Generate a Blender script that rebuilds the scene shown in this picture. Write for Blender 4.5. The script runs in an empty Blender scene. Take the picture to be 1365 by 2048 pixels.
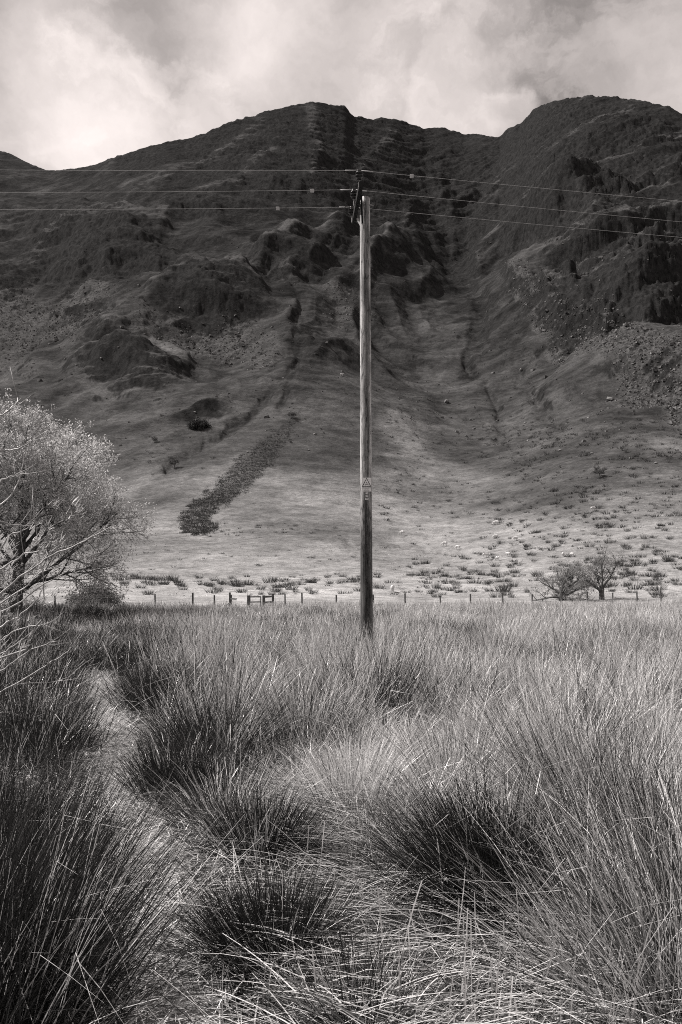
import bpy, bmesh, math, random
import numpy as np
from mathutils import Vector, Matrix

random.seed(7)
R = np.random.RandomState(7)
SC = bpy.context.scene
COL = SC.collection

# ------------------------------------------------------------------ camera, sky, sun, exposure
F, EYE, CX, HY = 1593.0, 1.6, 682.5, 1178.0      # focal length in photo pixels, eye height, principal column, horizon row
cam_d = bpy.data.cameras.new("camera")
cam = bpy.data.objects.new("camera", cam_d)
COL.objects.link(cam)
cam.location = (0, 0, EYE)
cam.rotation_euler = (math.radians(90), 0, 0)
cam_d.sensor_fit = 'VERTICAL'
cam_d.sensor_height = 36.0
cam_d.lens = F / 2048 * 36.0
cam_d.shift_y = (HY - 1024) / 2048
cam_d.clip_start = 0.05
cam_d.clip_end = 6000
SC.camera = cam

SUN = Vector((-0.62, 0.15, 0.84)).normalized()      # towards the sun: left, a little behind the scene
elev = math.asin(SUN.z)
rot = math.atan2(SUN.x, SUN.y)

world = bpy.data.worlds.new("World")
SC.world = world
world.use_nodes = True
wt = world.node_tree
wt.nodes.clear()


class NT:
    """small helper to write node trees"""
    def __init__(self, tree):
        self.t = tree

    def n(self, kind, **kw):
        nd = self.t.nodes.new(kind)
        for k, v in kw.items():
            setattr(nd, k, v)
        return nd

    def link(self, a, b):
        self.t.links.new(a, b)

    def val(self, sock, v):
        if hasattr(v, 'is_linked') or isinstance(v, bpy.types.NodeSocket):
            self.link(v, sock)
        else:
            sock.default_value = v

    def math(self, op, a, b=None, c=None, clamp=False):
        nd = self.n('ShaderNodeMath', operation=op, use_clamp=clamp)
        self.val(nd.inputs[0], a)
        if b is not None:
            self.val(nd.inputs[1], b)
        if c is not None:
            self.val(nd.inputs[2], c)
        return nd.outputs[0]

    def vmath(self, op, a, b=None, scale=None):
        nd = self.n('ShaderNodeVectorMath', operation=op)
        self.val(nd.inputs[0], a)
        if b is not None:
            self.val(nd.inputs[1], b)
        if scale is not None:
            self.val(nd.inputs['Scale'], scale)
        return nd.outputs['Value'] if op in ('DOT_PRODUCT', 'LENGTH', 'DISTANCE') else nd.outputs['Vector']

    def noise(self, vec, scale, detail=4, rough=0.55, dist=0.0, color=False):
        nd = self.n('ShaderNodeTexNoise')
        if vec is not None:
            self.link(vec, nd.inputs['Vector'])
        nd.inputs['Scale'].default_value = scale
        nd.inputs['Detail'].default_value = detail
        nd.inputs['Roughness'].default_value = rough
        nd.inputs['Distortion'].default_value = dist
        return nd.outputs['Color'] if color else nd.outputs[0]

    def maprange(self, v, a, b, c, d, smooth=False):
        nd = self.n('ShaderNodeMapRange')
        nd.interpolation_type = 'SMOOTHSTEP' if smooth else 'LINEAR'
        self.val(nd.inputs[0], v)
        for i, x in enumerate((a, b, c, d)):
            self.val(nd.inputs[i + 1], x)
        return nd.outputs[0]

    def mixf(self, f, a, b):
        nd = self.n('ShaderNodeMix', data_type='FLOAT')
        self.val(nd.inputs[0], f)
        self.val(nd.inputs[2], a)
        self.val(nd.inputs[3], b)
        return nd.outputs[0]

    def grey(self, v, tint=(1, 1, 1)):
        nd = self.n('ShaderNodeCombineColor')
        for i in range(3):
            self.link(self.math('MULTIPLY', v, tint[i]), nd.inputs[i])
        return nd.outputs[0]


W = NT(wt)
tc = W.n('ShaderNodeTexCoord')
D = tc.outputs['Generated']
sky = W.n('ShaderNodeTexSky', sky_type='NISHITA', sun_disc=False)
sky.sun_elevation = elev
sky.sun_rotation = rot
bw = W.n('ShaderNodeRGBToBW')
W.link(sky.outputs[0], bw.inputs[0])
warpc = W.noise(D, 3.0, 5, 0.55, color=True)
warp = W.vmath('SCALE', W.vmath('SUBTRACT', warpc, (0.5, 0.5, 0.5)), scale=0.13)
warpf = W.vmath('SCALE', W.vmath('SUBTRACT', W.noise(D, 13.0, 7, 0.62, color=True), (0.5, 0.5, 0.5)), scale=0.085)
Dw = W.vmath('ADD', W.vmath('ADD', D, warp), warpf)
Dn = W.vmath('MULTIPLY', Dw, (1.0, 1.0, 1.9))
big = W.noise(Dn, 2.1, 3, 0.5)
med = W.noise(Dn, 5.5, 8, 0.56, 0.25)
fine = W.noise(Dn, 16.0, 6, 0.6)
edge = W.maprange(W.noise(Dn, 3.4, 10, 0.58, 0.15), .47, .58, -.07, .11, True)


def sdir(px, py):
    v = Vector(((px - CX) / F, 1.0, (HY - py) / F)).normalized()
    return tuple(v)


def blob(px, py, rad, hard=0.0):
    dp = W.vmath('DOT_PRODUCT', Dw, sdir(px, py))
    ln = W.vmath('LENGTH', Dw)
    c = W.math('DIVIDE', dp, ln)
    return W.maprange(c, math.cos(rad), math.cos(rad * hard), 0, 1, True)


val = W.math('ADD', W.maprange(big, .3, .7, .40, .53), W.maprange(med, .28, .72, -.13, .13))
val = W.math('ADD', val, edge)
val = W.math('ADD', val, W.maprange(fine, .3, .7, -.045, .045))
for px, py, rad, hard, amp in ((150, 190, .11, .2, .22), (60, 320, .20, .2, .19), (520, 55, .10, .0, .26), (560, 210, .30, .1, .20),
                               (860, 190, .12, .3, .13), (950, 205, .060, .72, .14), (1010, 235, .035, .7, .10), (1220, 150, .05, .5, .05), (1350, 210, .05, .3, .12), (1340, 20, .07, .3, .10), (310, 50, .12, .0, -.12),
                               (1180, 80, .22, .1, -.12), (60, 10, .14, .1, -.07), (300, 290, .10, .2, .12)):
    val = W.math('ADD', val, W.math('MULTIPLY', blob(px, py, rad, hard), amp))
val = W.math('MULTIPLY', W.math('MAXIMUM', val, 0.22), 0.83)
val = W.mixf(0.08, W.math('MULTIPLY', val, 10.0), bw.outputs[0])
bg = W.n('ShaderNodeBackground')
bg.inputs['Strength'].default_value = 0.1
W.link(W.grey(val, (1.05, 0.952, 0.918)), bg.inputs['Color'])
wo = W.n('ShaderNodeOutputWorld')
W.link(bg.outputs[0], wo.inputs[0])

sun_d = bpy.data.lights.new("sun", 'SUN')
sun_d.energy = 5.0
sun_d.angle = math.radians(0.5)
sun_d.color = (1.0, 0.948, 0.915)
sun = bpy.data.objects.new("sun", sun_d)
COL.objects.link(sun)
sun.location = (-30, 20, 60)
sun.rotation_euler = SUN.to_track_quat('Z', 'Y').to_euler()

SC.view_settings.view_transform = 'Standard'
SC.view_settings.look = 'None'
SC.view_settings.exposure = 0.32
SC.view_settings.gamma = 1.0
SC.view_settings.use_curve_mapping = False
SC.render.engine = 'CYCLES'
SC.cycles.use_denoising = False
SC.cycles.filter_width = 1.0
SC.cycles.max_bounces = 5
SC.cycles.diffuse_bounces = 3
SC.cycles.transmission_bounces = 3

# ------------------------------------------------------------------ noise in numpy


def _hash(ix, iy, seed):
    h = (ix.astype(np.int64) * 374761393 + iy.astype(np.int64) * 668265263 + seed * 1442695041) & 0xFFFFFFFF
    h = ((h ^ (h >> 13)) * 1274126177) & 0xFFFFFFFF
    return (h ^ (h >> 16)) & 0xFFFFFFFF


def pn(x, y, seed=0):
    x = np.asarray(x, float)
    y = np.asarray(y, float)
    x0 = np.floor(x)
    y0 = np.floor(y)
    fx, fy = x - x0, y - y0
    u = fx * fx * fx * (fx * (fx * 6 - 15) + 10)
    v = fy * fy * fy * (fy * (fy * 6 - 15) + 10)

    def g(dx, dy):
        a = _hash(x0 + dx, y0 + dy, seed) * (2 * math.pi / 4294967296.0)
        return np.cos(a) * (fx - dx) + np.sin(a) * (fy - dy)
    a = g(0, 0) * (1 - u) + g(1, 0) * u
    b = g(0, 1) * (1 - u) + g(1, 1) * u
    return (a * (1 - v) + b * v) * 1.5


def fbm(x, y, octv=4, seed=0, gain=0.5, lac=2.07):
    t, a = 0, 1.0
    for i in range(octv):
        t = t + a * pn(x, y, seed + i * 17)
        x, y, a = x * lac + 3.1, y * lac + 7.7, a * gain
    return t


def ridged(x, y, octv=4, seed=0, gain=0.5):
    t, a = 0, 1.0
    for i in range(octv):
        t = t + a * (1 - 2 * np.abs(pn(x, y, seed + i * 31)))
        x, y, a = x * 2.1 + 1.3, y * 2.1 + 5.9, a * gain
    return t


def sstep(x, a, b):
    t = np.clip((x - a) / (b - a), 0, 1)
    return t * t * (3 - 2 * t)


# ------------------------------------------------------------------ object helpers

def tag(o, label=None, cat=None, group=None, kind=None):
    if label:
        o['label'] = label
    if cat:
        o['category'] = cat
    if group:
        o['group'] = group
    if kind:
        o['kind'] = kind
    return o


def empty(name, loc, label, cat, group=None, rz=0.0):
    o = bpy.data.objects.new(name, None)
    o.empty_display_size = 0.2
    COL.objects.link(o)
    o.location = loc
    o.rotation_euler = (0, 0, rz)
    return tag(o, label, cat, group)


def link(name, me, parent=None, loc=None):
    o = bpy.data.objects.new(name, me)
    COL.objects.link(o)
    if parent is not None:
        o.parent = parent
    if loc is not None:
        o.location = loc
    return o


def mesh_np(name, V, Q, m=None, smooth=False, attrs=None):
    """V (n,3), Q (m,k) with k = 3 or 4"""
    V = np.asarray(V, np.float32)
    Q = np.asarray(Q, np.int32)
    me = bpy.data.meshes.new(name)
    k = Q.shape[1]
    me.vertices.add(len(V))
    me.vertices.foreach_set('co', V.ravel())
    me.loops.add(Q.size)
    me.loops.foreach_set('vertex_index', Q.ravel())
    me.polygons.add(len(Q))
    me.polygons.foreach_set('loop_start', np.arange(0, Q.size, k, dtype=np.int32))
    me.polygons.foreach_set('use_smooth', np.full(len(Q), smooth, bool))
    if attrs:
        for an, av in attrs.items():
            a = me.attributes.new(an, 'FLOAT', 'POINT')
            a.data.foreach_set('value', np.asarray(av, np.float32))
    me.update(calc_edges=True)
    if m is not None:
        me.materials.append(m)
    return me


class MB:
    """collects polygons of any size, builds one mesh"""
    def __init__(self):
        self.v, self.f = [], []

    def add(self, vs, fs):
        b = len(self.v)
        self.v.extend([tuple(p) for p in vs])
        self.f.extend([tuple(b + i for i in f) for f in fs])
        return self

    def tube(self, pts, rad, k=6, cap=True):
        P = [Vector(p) for p in pts]
        n = len(P)
        if not hasattr(rad, '__len__'):
            rad = [rad] * n
        vs, fs = [], []
        for i, p in enumerate(P):
            t = (P[min(i + 1, n - 1)] - P[max(i - 1, 0)]).normalized()
            ref = Vector((0, 0, 1)) if abs(t.z) < 0.9 else Vector((1, 0, 0))
            a = t.cross(ref).normalized()
            b = t.cross(a)
            for j in range(k):
                w = 2 * math.pi * j / k
                vs.append(p + (a * math.cos(w) + b * math.sin(w)) * rad[i])
        for i in range(n - 1):
            for j in range(k):
                j2 = (j + 1) % k
                fs.append((i * k + j, i * k + j2, (i + 1) * k + j2, (i + 1) * k + j))
        if cap:
            fs.append(tuple(range(k))[::-1])
            fs.append(tuple((n - 1) * k + j for j in range(k)))
        return self.add(vs, fs)

    def box(self, c, size, rot=None):
        hx, hy, hz = size[0] / 2, size[1] / 2, size[2] / 2
        vs = [Vector((x, y, z)) for x in (-hx, hx) for y in (-hy, hy) for z in (-hz, hz)]
        if rot is not None:
            vs = [rot @ v for v in vs]
        vs = [v + Vector(c) for v in vs]
        return self.add(vs, [(0, 1, 3, 2), (4, 6, 7, 5), (0, 4, 5, 1), (2, 3, 7, 6), (0, 2, 6, 4), (1, 5, 7, 3)])

    def beam(self, p, q, w, h, up=(0, 0, 1)):
        p, q = Vector(p), Vector(q)
        t = (q - p).normalized()
        a = t.cross(Vector(up)).normalized()
        b = a.cross(t)
        vs = []
        for c in (p, q):
            for sa, sb in ((-1, -1), (1, -1), (1, 1), (-1, 1)):
                vs.append(c + a * sa * w / 2 + b * sb * h / 2)
        return self.add(vs, [(3, 2, 1, 0), (4, 5, 6, 7), (0, 1, 5, 4), (1, 2, 6, 5), (2, 3, 7, 6), (3, 0, 4, 7)])

    def lathe(self, c, prof, k=20):
        vs, fs = [], []
        for r, z in prof:
            for j in range(k):
                w = 2 * math.pi * j / k
                vs.append((c[0] + r * math.cos(w), c[1] + r * math.sin(w), c[2] + z))
        for i in range(len(prof) - 1):
            for j in range(k):
                j2 = (j + 1) % k
                fs.append((i * k + j, i * k + j2, (i + 1) * k + j2, (i + 1) * k + j))
        fs.append(tuple(range(k))[::-1])
        fs.append(tuple((len(prof) - 1) * k + j for j in range(k)))
        return self.add(vs, fs)

    def mesh(self, name, m, smooth=False, bevel=0):
        me = bpy.data.meshes.new(name)
        me.from_pydata(self.v, [], self.f)
        if bevel:
            bm = bmesh.new()
            bm.from_mesh(me)
            bmesh.ops.bevel(bm, geom=list(bm.edges), offset=bevel, segments=1, affect='EDGES')
            bm.to_mesh(me)
            bm.free()
        if smooth:
            me.polygons.foreach_set('use_smooth', np.ones(len(me.polygons), bool))
        me.update()
        me.materials.append(m)
        return me

    def build(self, name, m, parent=None, smooth=False, bevel=0):
        return link(name, self.mesh(name, m, smooth, bevel), parent)


# ------------------------------------------------------------------ materials

def material(name, rough=0.8, spec=0.3):
    m = bpy.data.materials.new(name)
    m.use_nodes = True
    t = NT(m.node_tree)
    p = m.node_tree.nodes['Principled BSDF']
    p.inputs['Roughness'].default_value = rough
    p.inputs['Specular IOR Level'].default_value = spec
    return m, t, p


def mat_noise(name, lo, hi, scale=8.0, detail=5, rough=0.85, spec=0.25, stretch=(1, 1, 1), bump=0.0, bscale=20.0, metal=0.0):
    m, t, p = material(name, rough, spec)
    co = t.n('ShaderNodeTexCoord').outputs['Object']
    v = t.vmath('MULTIPLY', co, stretch)
    f = t.noise(v, scale, detail, 0.6)
    t.link(t.grey(t.maprange(f, .32, .68, lo, hi)), p.inputs['Base Color'])
    p.inputs['Metallic'].default_value = metal
    if bump:
        b = t.n('ShaderNodeBump')
        b.inputs['Strength'].default_value = bump
        b.inputs['Distance'].default_value = 0.02
        t.link(t.noise(v, bscale, 6, 0.6), b.inputs['Height'])
        t.link(b.outputs[0], p.inputs['Normal'])
    return m


def mat_blade(name, stops, transl=0.3, rough=0.42, spec=0.5):
    """rush, grass or leaf: colour from the blade's own 'tone' attribute"""
    m, t, p = material(name, rough, spec)
    at = t.n('ShaderNodeAttribute', attribute_name='tone')
    oi = t.n('ShaderNodeObjectInfo')
    tone = t.math('ADD', at.outputs['Fac'], t.maprange(oi.outputs['Random'], 0, 1, -.05, .05))
    cr = t.n('ShaderNodeValToRGB')
    el = cr.color_ramp.elements
    while len(el) < len(stops):
        el.new(0.5)
    for e, (pos, g) in zip(el, stops):
        e.position = pos
        e.color = (g, g, g, 1)
    t.link(tone, cr.inputs[0])
    t.link(cr.outputs[0], p.inputs['Base Color'])
    tr = t.n('ShaderNodeBsdfTranslucent')
    t.link(cr.outputs[0], tr.inputs['Color'])
    mx = t.n('ShaderNodeMixShader')
    mx.inputs[0].default_value = transl
    t.link(p.outputs[0], mx.inputs[1])
    t.link(tr.outputs[0], mx.inputs[2])
    t.link(mx.outputs[0], m.node_tree.nodes['Material Output'].inputs['Surface'])
    return m


M = {}
RUSH_STOPS = ((0.0, .014), (0.3, .05), (0.5, .27), (0.72, .66), (1.0, .88))
M['rush'] = mat_blade('rush_stems', RUSH_STOPS, 0.16, 0.30, 0.38)
M['hill_rush'] = mat_blade('hill_rush_stems', ((0.0, .03), (0.5, .08), (1.0, .3)), 0.2, 0.6, 0.3)
M['bracken'] = mat_blade('bracken_fronds', ((0.0, .025), (0.5, .085), (1.0, .19)), 0.15, 0.7, 0.2)
M['leaf'] = mat_blade('willow_leaf', ((0.0, .12), (0.5, .4), (1.0, .72)), 0.4, 0.45, 0.4)
M['bark'] = mat_noise('dark_bark', .05, .15, 6, stretch=(1, 1, .25), bump=.4)
M['twig'] = mat_noise('grey_twig_bark', .08, .26, 9, rough=.6, spec=.4)
M['thorn_twig'] = mat_noise('hawthorn_twig_bark', .14, .28, 9, rough=.8)
M['shoot'] = mat_noise('pale_willow_bark', .22, .5, 12, rough=.45, spec=.5)
M['post'] = mat_noise('weathered_fence_wood', .05, .16, 6, stretch=(3, 3, .4), bump=.4)
M['board'] = mat_noise('bleached_board_wood', .56, .74, 5, stretch=(.6, .6, 5), bump=.3)
M['wire'] = mat_noise('grey_aluminium_wire', .3, .42, 4, rough=.5, spec=.5)
M['steel'] = mat_noise('dull_painted_steel', .008, .022, 12, rough=.8, bump=.2)
M['galv'] = mat_noise('galvanised_steel', .22, .34, 30, rough=.55, spec=.5)
M['porcelain'] = mat_noise('black_glazed_porcelain', .006, .012, 3, rough=.25, spec=.5)
M['plate'] = mat_noise('pale_sign_plate', .78, .9, 14, rough=.5)
M['ink'] = mat_noise('black_print', .012, .02, 4, rough=.6)
M['white_plastic'] = mat_noise('white_plastic', .4, .55, 20, rough=.5)
M['stone'] = mat_noise('lichened_stone', .08, .34, 2.2, 8, .9, bump=.8, bscale=8)
M['scree'] = mat_noise('scree_stone', .03, .22, .35, 3, .9)
M['fleece'] = mat_noise('sheep_fleece', .55, .72, 9, rough=.95, bump=.7, bscale=30)
M['face'] = mat_noise('sheep_face', .35, .55, 12, rough=.9)

# wood of the power pole: bleached above, still dark with preservative low down, stained streaks down the face
m, t, p = material('weathered_pole_wood', .8, .2)
co = t.n('ShaderNodeTexCoord').outputs['Object']
sx = t.n('ShaderNodeSeparateXYZ')
t.link(co, sx.inputs[0])
grain = t.noise(t.vmath('MULTIPLY', co, (14, 14, .6)), 1.6, 8, .72)
speck = t.noise(t.vmath('MULTIPLY', co, (9, 9, 1.6)), 3.4, 5, .7)
wob = t.noise(t.vmath('MULTIPLY', co, (1, 1, 1.1)), .9, 5, .6)
xx = t.math('ABSOLUTE', t.math('ADD', sx.outputs[0], t.maprange(wob, .3, .7, -.05, .05)))
face = t.math('MULTIPLY', t.maprange(xx, .035, .085, 1, 0, True), t.math('LESS_THAN', sx.outputs[1], 0.02))
low = t.maprange(t.math('ADD', sx.outputs[2], t.maprange(speck, .2, .8, -1.6, 1.6)), 2.2, 5.2, 1, 0, True)
band = t.maprange(t.math('ABSOLUTE', t.math('SUBTRACT', t.math('ADD', sx.outputs[2], t.math('MULTIPLY', sx.outputs[0], 2.0)), 8.1)), .0, .5, .5, 0, True)
base = t.maprange(grain, .36, .62, .14, .80)
base = t.math('MULTIPLY', base, t.math('SUBTRACT', 1.0, t.math('MULTIPLY', face, .62)))
base = t.math('MULTIPLY', base, t.math('SUBTRACT', 1.0, t.math('MULTIPLY', low, .74)))
base = t.math('MULTIPLY', base, t.math('SUBTRACT', 1.0, t.math('MULTIPLY', band, .7)))
base = t.math('MULTIPLY', base, t.maprange(speck, .36, .46, .25, 1))
t.link(t.grey(base), p.inputs['Base Color'])
b = t.n('ShaderNodeBump')
b.inputs['Strength'].default_value = .6
b.inputs['Distance'].default_value = .012
t.link(grain, b.inputs['Height'])
t.link(b.outputs[0], p.inputs['Normal'])
M['pole'] = m

# trodden path and meadow soil
m, t, p = material('trodden_path_litter', .9, .2)
co = t.n('ShaderNodeTexCoord').outputs['Object']
f1 = t.noise(co, 2.2, 4, .6)
f2 = t.noise(t.vmath('MULTIPLY', co, (55, 20, 30)), 1.5, 6, .7)
v = t.math('MULTIPLY', t.maprange(f1, .3, .7, .38, .7), t.maprange(f2, .35, .65, .4, 1.2))
t.link(t.grey(v), p.inputs['Base Color'])
b = t.n('ShaderNodeBump')
b.inputs['Distance'].default_value = .03
b.inputs['Strength'].default_value = .9
t.link(f2, b.inputs['Height'])
t.link(b.outputs[0], p.inputs['Normal'])
M['path'] = m
m, t, p = material('peaty_meadow_soil', .95, .15)
co = t.n('ShaderNodeTexCoord').outputs['Object']
f1 = t.noise(co, .9, 5, .6)
f2 = t.noise(co, 30, 6, .7)
v = t.math('MULTIPLY', t.maprange(f1, .3, .7, .03, .11), t.maprange(f2, .3, .7, .4, 1.4))
t.link(t.grey(v), p.inputs['Base Color'])
M['soil'] = m

# fellside: turf, heather, rock and scree mixed by masks; the darkening upslope is painted cloud shade
m, t, p = material('fellside_cover', 1.0, .02)
co = t.n('ShaderNodeTexCoord').outputs['Object']


def attr(nm):
    return t.n('ShaderNodeAttribute', attribute_name=nm).outputs['Fac']


n_big = t.noise(co, .012, 5, .55)
n_mid = t.noise(t.vmath('MULTIPLY', co, (1, 1, 3.2)), .12, 6, .62)
n_fin = t.math('MULTIPLY_ADD', t.noise(t.vmath('MULTIPLY', co, (1, 1.6, 3.5)), .9, 6, .65), .5, t.math('MULTIPLY', t.noise(t.vmath('MULTIPLY', co, (1, 1.2, 2.4)), .30, 6, .75), .5))
n_tiny = t.noise(co, 4.5, 4, .7)
grz = t.math('MULTIPLY', t.maprange(n_mid, .3, .7, .70, 1.26), t.maprange(n_fin, .36, .64, .55, 1.42))
n_pat = t.noise(t.vmath('MULTIPLY', co, (1, 1, 2.2)), .035, 6, .68, .6)
grz = t.math('MULTIPLY', grz, t.mixf(attr('rough'), 1.0, t.maprange(n_pat, .36, .64, .45, 1.75)))
grz = t.math('MULTIPLY', grz, t.maprange(n_tiny, .3, .7, .8, 1.2))
rough_shade = attr('rough')
turf = t.math('MULTIPLY', t.mixf(t.maprange(rough_shade, .5, 1, 0, 1), t.mixf(t.maprange(rough_shade, 0, .5, 0, 1), .39, .084), .027), grz)  # turf darkens with the climb: cloud shade put into the colour
heath_shade = t.math('MULTIPLY', .016, t.math('MULTIPLY', grz, t.maprange(n_fin, .38, .62, .45, 1.7)))
rockv = t.math('MULTIPLY', t.maprange(t.noise(t.vmath('MULTIPLY', co, (1, 1, .6)), .35, 8, .7), .3, .72, .006, .042), t.maprange(n_tiny, .3, .7, .6, 1.5))
screev = t.math('MULTIPLY', t.maprange(n_fin, .40, .62, .02, .13), t.maprange(n_tiny, .3, .7, .5, 1.6))
c = t.mixf(attr('heath_shade'), turf, heath_shade)
c = t.mixf(attr('scree'), c, screev)
c = t.mixf(attr('rock'), c, rockv)
t.link(t.grey(c), p.inputs['Base Color'])
b = t.n('ShaderNodeBump')
b.inputs['Strength'].default_value = 1.0
b.inputs['Distance'].default_value = .8
t.link(t.math('ADD', t.math('MULTIPLY', n_fin, 1.0), t.math('MULTIPLY', n_tiny, .22)), b.inputs['Height'])
t.link(b.outputs[0], p.inputs['Normal'])
M['fell'] = m

# ------------------------------------------------------------------ terrain
SKYL = np.array([(-2200, 420), (-900, 380), (-500, 300), (-200, 270), (0, 301), (30, 312), (60, 328), (95, 341), (150, 338), (200, 326), (260, 306),
                 (330, 283), (370, 281), (440, 253), (490, 236), (560, 216), (600, 207), (625, 204), (690, 213), (706, 231), (740, 238), (790, 238),
                 (850, 258), (885, 255), (930, 268), (1000, 269), (1018, 256), (1040, 249), (1070, 217), (1110, 201), (1180, 192), (1270, 200),
                 (1340, 213), (1370, 231), (1500, 290), (1800, 330), (2600, 420), (3600, 500)], float)
YRID = np.array([(-2200, 700), (-900, 800), (-300, 900), (0, 1100), (95, 950), (300, 880), (600, 950), (720, 1000), (900, 1130), (1000, 1060),
                 (1060, 900), (1200, 820), (1365, 740), (1700, 640), (2600, 560), (3600, 520)], float)
GS = np.array([0, .017, .04, .097, .188, .30, .517, .74, .9, 1.0])
GV = np.array([0, .022, .055, .128, .262, .41, .61, .80, .93, 1.0])
# smooth monotone table of g and its inverse
_s = np.linspace(0, 1, 2001)
_g = np.interp(_s, GS, GV)
_k = np.hanning(161)
_k /= _k.sum()
_gp = np.concatenate([2 * _g[0] - _g[80:0:-1], _g, 2 * _g[-1] - _g[-2:-82:-1]])
_g = np.convolve(_gp, _k, 'valid')
_g = (_g - _g[0]) / (_g[-1] - _g[0])
Y0 = 60.0
E0 = -EYE / Y0
_cx = np.arange(-2200, 3601, 4.0)


def _smooth(v, width):
    k_ = np.hanning(int(width / 4) | 1)
    k_ /= k_.sum()
    h_ = len(k_) // 2
    return np.convolve(np.concatenate([np.full(h_, v[0]), v, np.full(h_, v[-1])]), k_, 'valid')


_skyl = np.interp(_cx, SKYL[:, 0], SKYL[:, 1])
_skys = _smooth(_skyl, 520)
_skyl = _smooth(_skyl, 14)
_yr = _smooth(np.interp(_cx, YRID[:, 0], YRID[:, 1]), 420)


def yridge(px):
    return np.interp(px, _cx, _yr)


def elev_g(px, g):
    """slope of the sight line for a share g of the climb: smooth below, the true skyline at the crest"""
    t_ = sstep(g, .45, 1.0)
    es_ = (HY - (np.interp(px, _cx, _skys) * (1 - t_) + np.interp(px, _cx, _skyl) * t_)) / F
    return E0 + (es_ - E0) * g


def esky(px):
    return (HY - np.interp(px, _cx, _skys)) / F


# cover patches on the fell, the heather ones carrying painted cloud shade too: column, row on the base slope, half widths, strength, kind of relief
ROCKS = [(640, 330, 330, 120, 1.0), (860, 380, 170, 130, .9), (1200, 320, 200, 130, .95), (1120, 480, 150, 90, .8), (1260, 640, 190, 75, 1.0),
         (1330, 560, 120, 150, .8), (200, 545, 160, 75, 1.0), (110, 475, 95, 28, .9), (420, 650, 120, 42, .9), (260, 775, 120, 55, .95),
         (400, 845, 48, 22, .7), (385, 440, 110, 28, .9), (590, 560, 100, 55, .55), (700, 520, 70, 40, .7), (270, 320, 60, 30, .7), (20, 600, 50, 40, .8),
         (180, 690, 50, 30, .6), (940, 520, 60, 60, .6), (330, 560, 40, 40, .5)]
HEATH_SHADE = [(640, 340, 400, 170, 1.0), (1180, 350, 270, 200, 1.0), (900, 400, 200, 200, .95), (1150, 520, 180, 115, .95), (200, 540, 170, 85, .8),
         (420, 645, 120, 50, .8), (270, 770, 125, 55, .8), (1300, 640, 200, 100, 1.0), (400, 845, 60, 36, .8), (620, 720, 22, 80, .55, 10), (585, 800, 16, 60, .6, 25), (520, 790, 12, 70, .45, 30), (470, 870, 14, 60, .4, 45), (488, 952, 150, 24, .95, -43), (612, 780, 100, 18, .8, -74), (640, 690, 60, 20, .6, -80), (330, 925, 60, 14, .5, -25)]
SCREE = [(1150, 690, 120, 45, .8, 28), (1290, 770, 130, 45, .95, 30), (1060, 630, 60, 30, .7, 25), (90, 690, 110, 60, .75, -8), (410, 705, 130, 30, .7, 0),
         (700, 640, 50, 45, .4, 0), (520, 720, 40, 60, .35, -20), (20, 640, 60, 60, .6, 0), (180, 640, 60, 30, .4, 0), (1170, 560, 60, 20, .4, 20)]
KNOLLS = [(215, 520, 190, 34, .8), (425, 632, 135, 20, .8), (268, 750, 140, 15, .8), (405, 840, 55, 4, .8), (590, 545, 95, 16, 1.), (110, 460, 90, 16, .7),
          (385, 425, 110, 12, .6), (1290, 600, 170, 40, .9), (1150, 460, 130, 30, 1.2), (790, 545, 90, 14, 1.4), (690, 500, 60, 14, .9)]
GULLY = [([(880, 455), (895, 540), (935, 610), (962, 660), (955, 710), (940, 745)], 20, 5.0),
         ([(590, 610), (605, 690), (590, 780), (520, 830), (430, 890), (330, 945)], 8, 1.6), ([(640, 700), (590, 790), (560, 840)], 6, 1.0),
         ([(940, 740), (985, 800), (1010, 870)], 10, 1.5), ([(1040, 720), (1060, 790), (1120, 860)], 12, 1.5), ([(1000, 290), (975, 360), (950, 440), (930, 520)], 20, 7.0),
         ([(700, 1085), (820, 1090), (920, 1108)], 3, .35), ([(400, 700), (470, 720), (540, 690)], 6, 1.2)]

# grassy rakes and rounded shoulders standing proud of the crags: line, half width, height
RAKES = [([(1420, 345), (1330, 372), (1250, 392), (1150, 420), (1060, 468), (1000, 512), (950, 545)], 15, 11.0),
         ([(1270, 215), (1190, 262), (1110, 318), (1020, 368), (960, 420)], 14, 10.0), ([(1420, 455), (1300, 462), (1190, 492), (1100, 545), (1020, 600)], 15, 10.0),
         ([(1400, 262), (1290, 300), (1200, 345), (1130, 390)], 11, 7.0), ([(1400, 560), (1280, 560), (1170, 600), (1090, 640)], 13, 8.0),
         ([(520, 250), (450, 310), (360, 350), (250, 385)], 14, 6.0), ([(560, 300), (480, 390), (390, 415)], 11, 5.0), ([(830, 470), (780, 520), (740, 600)], 12, 5.0),
         ([(680, 470), (600, 500), (530, 545)], 12, 6.0), ([(320, 470), (250, 470), (160, 490), (80, 540)], 16, 7.0), ([(520, 610), (440, 605), (370, 622), (310, 660)], 13, 6.0),
         ([(370, 745), (290, 722), (210, 735), (140, 775)], 13, 5.0), ([(790, 270), (740, 330), (720, 400)], 11, 5.0), ([(620, 215), (640, 300), (620, 380)], 14, 6.0)]


def polyd(px, py, pts):
    d = np.full(px.shape, 1e9)
    for (ax, ay), (bx, by) in zip(pts[:-1], pts[1:]):
        vx, vy = bx - ax, by - ay
        tt = np.clip(((px - ax) * vx + (py - ay) * vy) / (vx * vx + vy * vy), 0, 1)
        d = np.minimum(d, np.hypot(px - ax - tt * vx, py - ay - tt * vy))
    return d


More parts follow.
